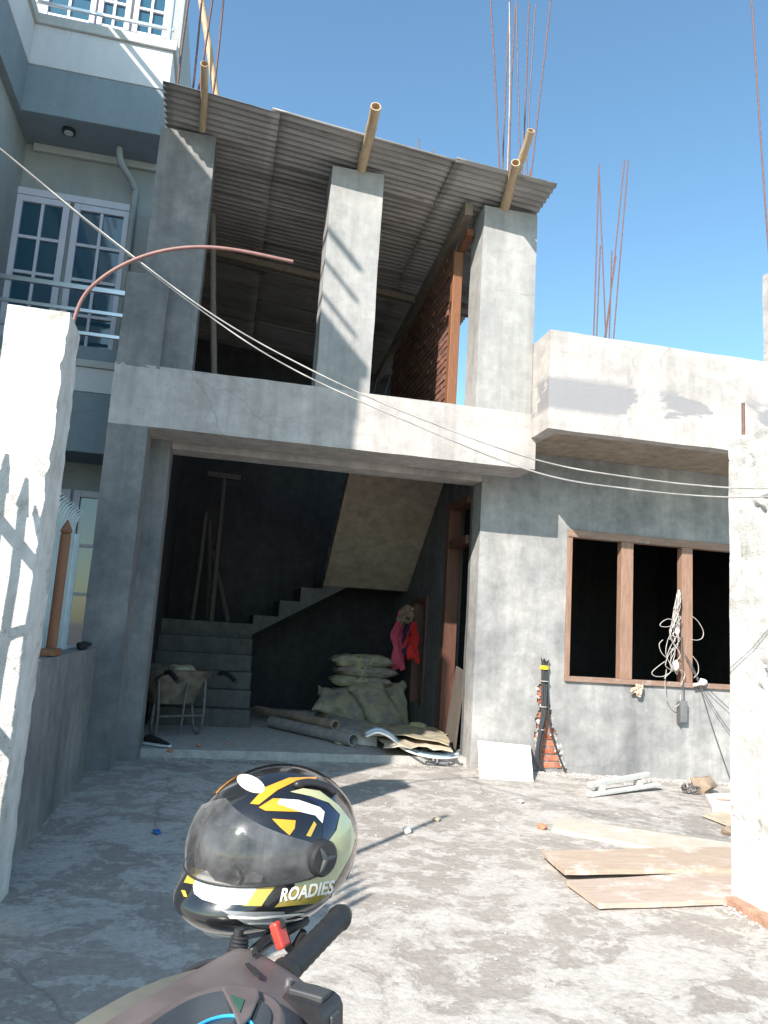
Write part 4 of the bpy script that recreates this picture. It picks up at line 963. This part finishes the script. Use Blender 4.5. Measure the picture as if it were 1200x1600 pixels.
slab('grey board lying flat between the pipes and the sacks', [(512, 1118), (575, 1134), (590, 1152), (520, 1140)], FZ+.13, .03, 'pvc_grey', 'board', 'board', 'scrap boards on the garage floor')
slab('crumpled yellowish paper sack spread before the cement sacks', [(568, 1128), (690, 1140), (702, 1162), (570, 1148)], FZ+.15, .012, 'sack_yellow', 'paper_sack', 'sack', None, .05)
slab('brown cardboard sheet sagging by the dark door frame', [(590, 1146), (690, 1150), (705, 1172), (600, 1166)], FZ+.10, .012, 'cardboard', 'cardboard_sheet', 'cardboard', None, .05)
slab('torn cardboard flap lying at the doorway edge', [(650, 1160), (702, 1163), (712, 1178), (660, 1174)], FZ+.02, .01, 'cardboard', 'cardboard_flap', 'cardboard', None, .03)
for i, (px, sz, mt, lab) in enumerate((((575, 1166), (.12, .09, .075), 'board_white', 'pale wood offcut at the end of the grey pipe'), ((597, 1160), (.10, .12, .08), 'cardboard', 'tan wood offcut under the blue hose'), ((662, 1166), (.07, .07, .06), 'cardboard', 'small cardboard box under the sagging sheet'))):
    p = G(*px, FZ); obj_ = obj('wood_offcut' if i < 2 else 'cardboard_box', rough(obox(B(), (p.x, p.y+.1, FZ+sz[2]), sz, R3(0, 0, .4*i-.3)), .012, 7), mt, None, None, .008)
    tag(obj_, lab, 'offcut' if i < 2 else 'box')
a = G(617, 1156, FZ+.1); pipe('short hollow cardboard tube poking out under the yellow paper', Vector((a.x, a.y, FZ+.075)), Vector((a.x-.1, a.y+.7, FZ+.075)), .065, 'cardboard')
for i in range(4):
    dz = .004*(i % 2)
    pts = [G(px, py+2.3*i, z) for px, py, z in ((572, 1144, FZ+.23), (590, 1138, FZ+.26), (610, 1146, FZ+.2), (630, 1163, FZ+.08), (660, 1174, FZ+.03), (695, 1178, FZ+.02), (716, 1176, FZ+.02))]
    if i: pts = [Vector((p.x, p.y, p.z)) for p in pts]
    tag(obj('hose', tube(B(), spline(pts, 8), .0105, 8), 'hose_blue' if i % 2 == 0 else 'board_white', None, 60), ('pale blue thin hose strand uppermost over the scrap at the doorway', 'white thin hose strand just under the uppermost blue strand', 'pale blue thin hose strand between the two white strands', 'white thin hose strand lowest over the scrap at the doorway')[i], 'hose', 'strands of hose over the scrap')
rc = random.Random(77)
for i, (px, lab) in enumerate((((560, 1150), 'pale mortar lump beside the hollow cardboard tube'), ((612, 1169), 'pale mortar lump under the loop of blue hose'), ((640, 1172), 'tan mortar lump between the hose and the cardboard flap'), ((548, 1160), 'small pale mortar lump at the mouth of the grey pipe'), ((672, 1160), 'pale mortar lump resting by the cardboard box'), ((534, 1163), 'flat mortar lump alone in front of the grey pipe'))):
    p = G(*px, FZ); bm = B(); r = rc.uniform(.05, .09); lump(bm, (p.x, max(p.y, D1+.25), FZ+r*.45), r, (rc.uniform(.8, 1.4), rc.uniform(.8, 1.2), rc.uniform(.5, .9)), .7, i+50, 2)
    tag(obj('mortar_lump', bm, ('board_white', 'cement_tool', 'cardboard')[i % 3], None, 25), lab, 'lump', 'mortar lumps at the doorway')
# things leaning in the side doorway
p = G(703, 1166, FZ); bm = prism(B(), [(XW+.02, 8.62, FZ), (XW+.02, 9.05, FZ), (XW+.12, 9.02, 1.0), (XW+.12, 8.70, .95)], (.02, 0, .004))
tag(obj('dark_board', bm, 'prop_wood', None, None, .003), 'dark sheet leaning in the side doorway', 'sheet')
bm = B(); pillow(bm, (2.62, 9.42, FZ+.10), .17, .13, .09, R3(.2, .3, .7), 8, .5, .03, 2.2)
tag(obj('small_sack', bm, 'sack_yellow', None, 60), 'small crumpled yellow sack at the foot of the dark door frame', 'sack')
# clothes hung on the inner window frame
def drape(name, label, mat, top, w, h, seed, taper=.6, parent=None):
    bm = B(); n, m_ = 14, 16; rows = []
    for s in (0, 1):
        r_ = []
        for i in range(n+1):
            for j in range(m_+1):
                u = i/n-.5; t_ = j/m_
                wd = w*(1-(1-taper)*t_); fold = (.07*math.sin(u*11+seed+2*t_)+.03*math.sin(u*27+seed*2-3*t_))*(.35+.65*t_)+.05*noise.noise(Vector((u*3, t_*4, seed)))
                e = (.16*noise.noise(Vector((u*4, seed, 0))))*t_
                r_.append(bm.verts.new(Vector(top)+Vector((-.09-fold-(.006 if s else 0)-.05*t_*(1-t_), u*wd+.09*noise.noise(Vector((seed, t_*3, 1))), -h*t_+e-.10*abs(u)*(1-t_)))))
        rows.append(r_)
    V = lambda s, i, j: rows[s][i*(m_+1)+j]
    for i in range(n):
        for j in range(m_):
            bm.faces.new((V(0, i, j), V(0, i+1, j), V(0, i+1, j+1), V(0, i, j+1))); bm.faces.new((V(1, i, j), V(1, i, j+1), V(1, i+1, j+1), V(1, i+1, j)))
        for j in (0, m_): bm.faces.new((V(0, i, j), V(0, i+1, j), V(1, i+1, j), V(1, i, j)))
    for j in range(m_):
        for i in (0, n): bm.faces.new((V(0, i, j), V(0, i, j+1), V(1, i, j+1), V(1, i, j)))
    tag(obj(name, bm, mat, None, 60), label, 'clothing', 'clothes hung on the inner window frame')
drape('scarf', 'long pink scarf hanging on the inner window frame', 'pink_cloth', (XW-.10, 10.72, 1.68), .34, .80, 1.0, .5)
drape('shirt', 'beige cloth bunched over the top of the pink scarf', 'beige_cloth', (XW-.09, 10.40, 1.76), .50, .26, 3.0, .8)
drape('shirt', 'dark purple cloth hanging between pink and red', 'purple_cloth', (XW-.04, 10.33, 1.55), .35, .50, 5.0, .7)
drape('shirt', 'bright red cloth hanging beside the wooden jamb', 'red_cloth', (XW-.05, 10.12, 1.52), .26, .50, 7.0, .6)
# props and poles leaning on the landing
for i, (a, b_, lab) in enumerate((((300, 970), (322, 800), 'dark pole leaning in the stair corner, thinnest of the props'), ((325, 970), (327, 815), 'straight wooden prop standing on the stair landing'), ((357, 968), (330, 860), 'short wooden prop leaning across the others'))):
    p, q = PY(*a, 11.45), PY(*b_, 11.7+.1*i); p.z = 1.352
    tag(obj('wooden_prop', tube(B(), [p, p.lerp(q, .5)+Vector((.01, 0, 0)), q], .035, 8), 'prop_wood', None, 50), lab, 'prop', 'wooden props on the stair landing')
p, q = PY(330, 968, 11.35), PY(350, 748, 11.5); p.z = 1.352
TP = thing('head_prop', tuple(p), 'tall wooden prop with a crosspiece on top on the stair landing', 'prop')
obj('shaft', tube(B(), [p, q], .038, 8), 'prop_wood', TP, 50); obj('crosspiece', obox(B(), q+Vector((0, 0, .04)), (.24, .05, .04), R3(0, .03, 0)), 'prop_wood', TP, None, .005)

# ================================================================== scooter
hx = Vector((-.81, .587, 0)).normalized(); ly = Vector((-hx.y, hx.x, 0)); SO = Vector((.012, .872, -.022))
def sc(x, y, z): return SO+hx*x+ly*y+Vector((0, 0, z))
SC = thing('motor_scooter', (SO.x, SO.y, 0), 'dark brown scooter with black grips, a helmet set on its handlebar', 'scooter')
def loft(secs, closed_ends=True):
    bm = B(); rings = [[bm.verts.new(p) for p in s] for s in secs]; k = len(rings[0])
    for i in range(len(rings)-1):
        for j in range(k): bm.faces.new((rings[i][j], rings[i][(j+1) % k], rings[i+1][(j+1) % k], rings[i+1][j]))
    if closed_ends: bm.faces.new(rings[0][::-1]); bm.faces.new(rings[-1])
    return bm
def sup(a, q=3.0): c, s = math.cos(a), math.sin(a); return math.copysign(abs(c)**(2/q), c), math.copysign(abs(s)**(2/q), s)
secs = []
for i in range(33):
    y = -.215+.43*i/32; u = abs(y)/.215
    e = (1-max(0, (u-.80)/.2)**2*.6)
    fx, rx = .080-.012*(1-u), -.062-.05*(1-u)**1.2*1.0
    tz = .965+.012*(1-u)-.006*u; bz = .86
    cx, hw, cz, hz = (fx+rx)/2, (fx-rx)/2*e, (tz+bz)/2, (tz-bz)/2*e
    secs.append([sc(cx+hw*sup(a, 3.4)[0], y, cz+hz*sup(a, 3.4)[1]+.018*sup(a, 3.4)[0]*(1 if math.sin(a) > 0 else 0)) for a in [2*PI*k/32 for k in range(32)]])
cowl = obj('handlebar_cowl', loft(secs), 'cowl_brown', SC, 50)
# instrument panel laid on the cowl
def disc(c, rx, ry, z0, z1, n=40, sq=2.4):
    return loft([[sc(c[0]+rx*sup(2*PI*k/n, sq)[0], c[1]+ry*sup(2*PI*k/n, sq)[1], z+.10*(c[0]+rx*sup(2*PI*k/n, sq)[0])) for k in range(n)] for z in (z0, z1)])
obj('dash_bezel', disc((-.040, .03), .060, .105, .955, .9835), 'cowl_brown', cowl, 40, .005)
obj('dial', disc((-.042, .03), .048, .082, .975, .9862), 'dial_glass', cowl, 40)
bm = B(); tube(bm, [sc(-.060+.027*math.cos(a), .035+.045*math.sin(a), .9868+.1*(-.052+.030*math.cos(a))) for a in [2*PI*k/40 for k in range(41)]], .0016, 6); obj('dial_ring', bm, 'dial_ring', cowl, 60)
ip = obj('indicator_panel', prism(B(), [G(x, y, .9605) for x, y in ((346, 1548), (362, 1545), (403, 1550), (405, 1562), (392, 1592), (374, 1612), (362, 1580))], (0, 0, .004)), 'cowl_brown', cowl, None, .0018)
obj('indicator_lens', prism(B(), [G(x, y, .9645) for x, y in ((360, 1556), (382, 1563), (375, 1583))], (0, 0, .0012)), 'dial_green', ip)
for poly in (((383, 1508), (389, 1507), (405, 1522), (404, 1528), (398, 1526)), ((393, 1488), (397, 1482), (401, 1484), (400, 1492), (395, 1496))): obj('cowl_slot', prism(B(), [G(x, y, .9505) for x, y in poly], (0, 0, .0022)), 'black_rubber', cowl)
# front apron, leg shield, floor, body, wheels
secs = []
for (x, w, z) in ((.10, .19, .950), (.150, .20, .915), (.205, .195, .78), (.235, .18, .62), (.22, .15, .45), (.18, .11, .33)):
    secs.append([sc(x-.07*abs(math.cos(a))**3+(.02 if math.sin(a) > 0 else -.03), w*math.cos(a), z+.0*math.sin(a)) for a in [2*PI*k/24 for k in range(24)]])
obj('front_apron', loft(secs), 'apron_grey', SC, 60)
obj('leg_shield', loft([[sc(x+.02*math.sin(a), w*math.cos(a), z) for a in [2*PI*k/16 for k in range(16)]] for x, w, z in ((.03, .12, .90), (.06, .19, .75), (.08, .20, .5), (.03, .18, .32))]), 'cowl_brown', SC, 60)
obj('floorboard', loft([[sc(x, .17*sup(a)[0], .29+.035*sup(a)[1]) for a in [2*PI*k/16 for k in range(16)]] for x in (.06, -.1, -.3, -.42)]), 'black_plastic', SC, 60)
obj('body', loft([[sc(x, w*sup(a, 2.6)[0], z+h*sup(a, 2.6)[1]) for a in [2*PI*k/20 for k in range(20)]] for x, w, z, h in ((-.36, .10, .46, .17), (-.42, .15, .48, .20), (-.62, .17, .52, .20), (-.85, .16, .58, .16), (-1.02, .10, .66, .09))]), 'cowl_brown', SC, 60)
obj('seat', loft([[sc(x, w*sup(a, 2.6)[0], z+h*sup(a, 2.6)[1]) for a in [2*PI*k/20 for k in range(20)]] for x, w, z, h in ((-.33, .07, .70, .03), (-.40, .12, .72, .05), (-.62, .15, .73, .055), (-.85, .14, .77, .05), (-1.0, .09, .80, .03))]), 'seat_black', SC, 60)
for x in (.36, -.86):
    w = obj('wheel', tube(B(), [sc(x+.185*math.cos(a), 0, .257+.185*math.sin(a)) for a in [2*PI*k/36 for k in range(37)]], .05, 12), 'black_rubber', SC, 60)
    obj('rim', tube(B(), [sc(x, -.04, .257), sc(x, .04, .257)], .135, 28), 'rim_metal', w, 50)
obj('front_fender', loft([[sc(.36+r*math.cos(b2), y, .257+r*math.sin(b2)) for (r, y) in ((.245, -.07), (.262, -.04), (.268, 0), (.262, .04), (.245, .07), (.24, 0))] for b2 in [math.radians(20+10*k) for k in range(15)]]), 'cowl_brown', SC, 60)
for s in (-1, 1): obj('fork', tube(B(), [sc(.36, s*.075, .257), sc(.14, s*.075, .80)], .022, 10), 'black_plastic', SC, 60)
# grips, levers, switches
for s in (-1, 1):
    y0, y1 = s*.20, s*.345
    pts = [sc(.0, s*.19+(y1-s*.19)*k/20, .945+.0012*k) for k in range(21)]
    rs = [.019 if k < 2 else (.0148+(.0010 if k % 2 else 0)) for k in range(19)]+[.0178, .0168]
    gp = obj('grip', tube(B(), pts, rs, 16), 'black_rubber', SC, 30)
    obj('bar_end', tube(B(), [sc(0, y1-s*.001, .969), sc(0, y1+s*.010, .9695)], [.0168, .013], 16), 'black_plastic', gp, 50)
    obj('brake_lever', tube(B(), spline([sc(.055, s*.19, .945), sc(.07, s*.23, .942), sc(.075, s*.29, .944), sc(.06, s*.35, .952)], 6), [.009]*19, 8), 'black_plastic', SC, 60)
    sw = obj('switch_housing', loft([[sc(-.062+.036*sup(a, 4)[0], y, .925+.033*sup(a, 4)[1]) for a in [2*PI*k/16 for k in range(16)]] for y in (s*.115, s*.150, s*.162)]), 'black_plastic', SC, 50)
    obj('switch_plate', obox(B(), sc(-.064, s*.140, .9590), (.022, .012, .004), R3(0, 0, math.atan2(hx.y, hx.x))), 'grey_label', sw, None, .002)
    obj('switch_button', obox(B(), sc(-.094, s*.140, .935), (.006, .010, .010), R3(0, 0, math.atan2(hx.y, hx.x))), 'grey_label', sw, None, .002)
    obj('brake_cable', tube(B(), spline([sc(.06, s*.195, .94), sc(.10, s*.17, .945), sc(.115, s*.11, .93), sc(.10, s*.05, .88)], 6), .0042, 8), 'cable_black', SC, 60)
    for (xx, yy, zz) in ((-.03, s*.150, .9605), (.045, s*.188, .9655)): obj('screw', tube(B(), [sc(xx, yy, zz-.006), sc(xx, yy, zz+.0012)], .0042, 10), 'rim_metal', SC, 40)
    if s > 0: continue
    stm = obj('mirror_stem', tube(B(), spline([sc(.085, s*.212, .92), sc(.085, s*.213, .955), sc(.085, s*.214, .975)] if s < 0 else [sc(.045, .135, .95), sc(.05, .14, 1.02), sc(.06, .2, 1.12), sc(.05, .25, 1.17)], 5), .0065, 8), 'black_plastic', SC, 60)
    obj('rubber_boot', tube(B(), [sc(.085, s*.212-.0004*k, .930+.0022*k) for k in range(17)], [(.0165 if k % 2 else .0150)-.0003*k for k in range(17)], 14), 'black_rubber', stm, 50)

# ================================================================== helmet
HS = .93
fw_a = math.radians(180+38)
HC = PY(431, 1316, 1.24)
RH = R3(0, 0, fw_a) @ R3(0, math.radians(4), 0)
HM = thing('motorcycle_helmet', (HC.x, HC.y, HC.z-.125), 'glossy black, gold and white full-face helmet with smoked visor on the scooter', 'helmet')
def hsurf(az_, s, k=1.0):
    """helmet skin: az 0 = face, s = height fraction"""
    h = math.sqrt(max(0, 1-s*s)) if s >= 0 else math.sqrt(max(0, 1-abs(s)**3.6))*(1-.06*abs(s))
    x, y = math.cos(az_)*h, math.sin(az_)*h
    X = .150*x if x > 0 else .150*x; Y = .122*y; Z = (.122 if s > 0 else .114)*s
    wq = max(0, min(1, (-s-.10)/.5)); wq = wq*wq*(3-2*wq); wf_ = max(0, min(1, (math.cos(az_)+.15)/1.0)); wf_ = wf_*wf_*(3-2*wf_)
    X += .040*wq*wf_
    # lower rim rises towards the neck
    nb = max(0, -math.cos(az_)); Z += .035*nb*max(0, -s)
    return RH @ Vector((X*k*HS, Y*k*HS, Z*k*HS))+HC
NA, NS, SMIN = 112, 64, -.90
def srow(j): return SMIN+(1-SMIN)*(1-(1-j/NS)**1.0) if j < NS else 1.0
ss = [SMIN+(math.sin(PI/2*j/NS))*(1-SMIN) for j in range(NS+1)]
def inport(a, s):
    a = abs((a+PI) % (2*PI)-PI); top = .52-.36*(a/1.2)**1.2; bot = -.125+.02*(a/1.2)**2
    return a < 1.20 and bot < s < top
bm = B(); vg = [[bm.verts.new(hsurf(2*PI*i/NA, s)) for i in range(NA)] for s in ss[:-1]]; tp = bm.verts.new(hsurf(0, 1.0))
full = []
for j in range(NS-1):
    for i in range(NA):
        a = 2*PI*(i+.5)/NA; s = (ss[j]+ss[j+1])/2
        if not inport(a, s): bm.faces.new((vg[j][i], vg[j][(i+1) % NA], vg[j+1][(i+1) % NA], vg[j+1][i]))
for i in range(NA): bm.faces.new((vg[-1][i], vg[-1][(i+1) % NA], tp))
bm2 = B(); v2 = [[bm2.verts.new(hsurf(2*PI*i/NA, s)) for i in range(NA)] for s in ss[:-1]]; t2 = bm2.verts.new(hsurf(0, 1.0))
for j in range(NS-1):
    for i in range(NA): bm2.faces.new((v2[j][i], v2[j][(i+1) % NA], v2[j+1][(i+1) % NA], v2[j+1][i]))
for i in range(NA): bm2.faces.new((v2[-1][i], v2[-1][(i+1) % NA], t2))
bmesh.ops.recalc_face_normals(bm2, faces=bm2.faces)
HB_ = BVHTree.FromBMesh(bm2)
shell = obj('shell', bm, 'helmet_black', HM, 180, outward=HC)
md = shell.modifiers.new('thickness', 'SOLIDIFY'); md.thickness = .006; md.offset = -1
# liner
bm = B(); lv = [[bm.verts.new(hsurf(2*PI*i/48, s, .90)) for i in range(48)] for s in ss[:-1:3]]
for j in range(len(lv)-1):
    for i in range(48): bm.faces.new((lv[j][i], lv[j][(i+1) % 48], lv[j+1][(i+1) % 48], lv[j+1][i]))
bm.faces.new(lv[-1])
for f in [f for f in bm.faces if (lambda c: (RH.transposed() @ (c-HC)).x > .085 and abs((RH.transposed() @ (c-HC)).z) < .05)(f.calc_center_median())]: bm.faces.remove(f)
obj('liner', bm, 'liner_grey', HM, 180)
# rim trim
obj('rim_trim', tube(B(), [hsurf(2*PI*i/72, SMIN, 1.0) for i in range(73)], .0055, 8), 'black_rubber', HM, 60)
obj('rim_strip', tube(B(), [hsurf(math.radians(a), SMIN+.035, 1.012) for a in range(-62, 63, 4)], .0030, 6), 'decal_grey', HM, 60)
# visor
bm = B(); g = []
def vis(u, w):
    a = u*1.50; k = max(0, (abs(u)-.70)/.30); e = math.sqrt(max(0, 1-k*k)) if k < 1 else 0
    t_, b3 = .19+.53*(1-abs(u)**1.25), .05-.20*(.80+.20*e)
    if abs(u) > .86: t_ = b3+(t_-b3)*(.35+.65*math.sqrt(max(0, 1-((abs(u)-.86)/.14)**2)))
    return a, b3+(t_-b3)*w
for i in range(61):
    u = -1+2*i/60; g.append([bm.verts.new(hsurf(*vis(u, j/16), 1.035)) for j in range(17)])
for i in range(60):
    for j in range(16): bm.faces.new((g[i][j], g[i+1][j], g[i+1][j+1], g[i][j+1]))
vz = obj('visor', bm, 'visor', HM, 180, outward=HC)
obj('visor_edge', tube(B(), [hsurf(*vis(-1+2*i/60, 0), 1.036) for i in range(61)], .0016, 6), 'black_plastic', vz, 60)
for s in (1, -1):
    a, h = s*1.44, .07; c = hsurf(a, h, 1.03); n = (RH @ Vector((math.cos(a)*.6, math.sin(a), 0))).normalized(); n = (RH @ Vector((.10, s, .02))).normalized()
    pv = obj('visor_pivot', tube(B(), [c-n*.012, c+n*.006, c+n*.009, c+n*.009], [.0245, .0245, .021, .001], 28), 'black_plastic', vz, 40)
    e1 = n.orthogonal().normalized(); e2 = n.cross(e1)
    for k in range(3):
        q = 2*PI*k/3+.4; dd = e1*math.cos(q)+e2*math.sin(q)
        obj('pivot_rib', tube(B(), [c+n*.009, c+n*.010+dd*.012, c+n*.0085+dd*.019], [.005, .0035, .001], 8), 'grey_label', pv, 60)
# decals: outlines wrapped on the shell, both sides
def zh(x, y): return 180+x/2.727, 1160+y/2.727
def wrap(poly, off, name, mat, parent, mirror=True, tris=None, step=5.0):
    bm = B()
    if tris is None:
        bm.faces.new([bm.verts.new((x, y, 0)) for x, y in poly]).normal_update()
    else:
        vs = [bm.verts.new((x, y, 0)) for x, y in tris[0]]
        for f in tris[1]:
            try: bm.faces.new([vs[i] for i in f]).normal_update()
            except ValueError: pass
    bmesh.ops.triangulate(bm, faces=bm.faces)
    xs = [v.co.x for v in bm.verts]; ys = [v.co.y for v in bm.verts]
    for ax, lo_, hi_ in ((0, min(xs), max(xs)), (1, min(ys), max(ys))):
        k = lo_+step
        while k < hi_:
            no = Vector((1, 0, 0)) if ax == 0 else Vector((0, 1, 0)); co = no*k
            bmesh.ops.bisect_plane(bm, geom=bm.verts[:]+bm.edges[:]+bm.faces[:], plane_co=co, plane_no=no); k += step
    dead = []
    for v in bm.verts:
        d = ray(v.co.x, v.co.y); h = HB_.ray_cast(CAM, d.normalized())
        if h[0] is None:
            h = HB_.find_nearest(CAM+d*((HC-CAM).dot(_f)))
        nn = h[1] if h[1].dot(h[0]-HC) > 0 else -h[1]
        v.co = h[0]+nn*off
    me_bm = bm.copy()
    o = obj(name, bm, mat, parent, 180, outward=HC)
    if mirror:
        if min((RH.transposed() @ (v.co-HC)).y for v in me_bm.verts) > .004:
            for v in me_bm.verts:
                l = RH.transposed() @ (v.co-HC); l.y = -l.y; v.co = RH @ l+HC
            obj(name, me_bm, mat, parent, 180, outward=HC)
        else: me_bm.free()
    else: me_bm.free()
    return o
DEC = [
 ('decal_navy', [(800, 225), (880, 245), (955, 305), (935, 380), (905, 425), (880, 420), (885, 350), (892, 295), (860, 265)], .0006),
 ('decal_orange', [(575, 262), (640, 192), (740, 152), (860, 148), (852, 160), (765, 168), (690, 205), (612, 266)], .0008),
 ('decal_white', [(690, 262), (700, 241), (780, 246), (870, 276), (891, 296), (882, 345), (852, 312), (790, 297)], .0008),
 ('decal_orange', [(612, 278), (672, 240), (702, 241), (690, 262), (790, 297), (640, 292)], .0009),
 ('decal_orange', [(668, 326), (768, 333), (764, 366), (742, 396), (702, 362)], .0008),
 ('decal_gold', [(812, 398), (846, 336), (857, 350), (832, 402)], .0008),
 ('decal_cream', [(745, 212), (800, 197), (870, 208), (950, 268), (1000, 332), (1024, 402), (1002, 480), (965, 545), (938, 590), (880, 606), (765, 612), (760, 596), (830, 585), (880, 555), (903, 500), (905, 424), (940, 375), (956, 308), (908, 258), (830, 230)], .0010),
 ('decal_maroon', [(1026, 405), (1033, 450), (1000, 545), (950, 640), (915, 670), (938, 592), (966, 547), (1003, 482)], .0007),
 ('decal_white', [(1034, 455), (1038, 540), (1000, 620), (945, 700), (930, 700), (955, 640), (1003, 545)], .0008),
 ('decal_white', [(333, 612), (352, 560), (392, 545), (428, 590), (500, 607), (612, 606), (560, 692), (440, 690), (372, 670), (338, 645)], .0008),
 ('decal_gold', [(294, 598), (328, 530), (384, 545), (350, 562), (333, 605)], .0009),
 ('decal_gold', [(612, 606), (690, 603), (650, 655), (622, 697), (535, 697), (560, 692)], .0010),
 ('decal_olive', [(678, 702), (720, 660), (765, 612), (880, 606), (930, 592), (900, 650), (850, 686)], .0006),
 ('decal_gold', [(282, 630), (300, 632), (309, 660), (294, 658)], .0008),
 ('decal_grey', [(450, 715), (560, 722), (720, 720), (740, 790), (640, 795), (560, 775)], .0006),
 ('decal_white', [(478, 738), (600, 742), (806, 724), (806, 733), (600, 753), (490, 750)], .0010),
 ('decal_white', [(560, 766), (680, 764), (800, 744), (800, 751), (680, 773), (572, 774)], .0010),
]
for mt, poly, off in DEC: wrap([zh(*p) for p in poly], off, 'decal', mt, shell)
wrap([zh(578+58*math.cos(a)+10*math.sin(a), 178+38*math.sin(a)+14*math.cos(a)) for a in [2*PI*k/28 for k in range(28)]], .0012, 'sticker', 'decal_white', shell, False)
# lettering
cu = bpy.data.curves.new('t', 'FONT'); cu.body = 'ROADIES'; cu.size = 1; cu.shear = .22; cu.offset = .034; cu.resolution_u = 3
to = bpy.data.objects.new('t', cu); C.objects.link(to); dg = bpy.context.evaluated_depsgraph_get(); dg.update()
me = bpy.data.meshes.new_from_object(to.evaluated_get(dg)); bpy.data.objects.remove(to)
xs = [v.co.x for v in me.vertices]; ys = [v.co.y for v in me.vertices]; x0, x1, y0, y1 = min(xs), max(xs), min(ys), max(ys)
A, Bp, Cp = Vector(zh(698, 680)), Vector(zh(930, 640)), Vector(zh(702, 622))
vs = []
for v in me.vertices:
    u, w = (v.co.x-x0)/(x1-x0), (v.co.y-y0)/(y1-y0); p = A+(Bp-A)*u+(Cp-A)*w; vs.append((p.x, p.y))
wrap(None, .0016, 'lettering', 'decal_white', shell, True, (vs, [tuple(f.vertices) for f in me.polygons]), 8.0)
# top vent, chin strap with red buckle
pts = [PY(0, 0, 1)]
def onh(x, y, off=.004):
    d = ray(*zh(x, y)).normalized(); h = HB_.ray_cast(CAM, d)
    if h[0] is None: h = HB_.find_nearest(CAM+d*1.2)
    nn = h[1] if h[1].dot(h[0]-HC) > 0 else -h[1]; return h[0]+nn*off
obj('vent', tube(B(), spline([onh(760, 190), onh(820, 180), onh(890, 195), onh(935, 225)], 6), [.002]+[.006]*17+[.002], 8), 'black_plastic', HM, 60)
sb = HC+RH @ Vector((.03, .085, -.115)); 
bk = sc(.022, -.212, .976)
st_ = obj('chin_strap', tube(B(), spline([HC+RH @ Vector((.02, .085, -.10)), HC+RH @ Vector((.03, .07, -.125)), bk+Vector((0, 0, .018))], 6), .006, 8), 'black_cloth', HM, 60)
Rb = R3(.5, 0, math.atan2(hx.y, hx.x)+1.57)
bo = obj('buckle', obox(B(), bk+Vector((0, 0, .005)), (.010, .006, .016), Rb), 'red_plastic', st_, None, .003)
obj('buckle_button', obox(B(), bk+Vector((0, 0, .005))+Rb @ Vector((0, -.008, 0)), (.006, .002, .007), Rb), 'black_plastic', bo, None, .001)
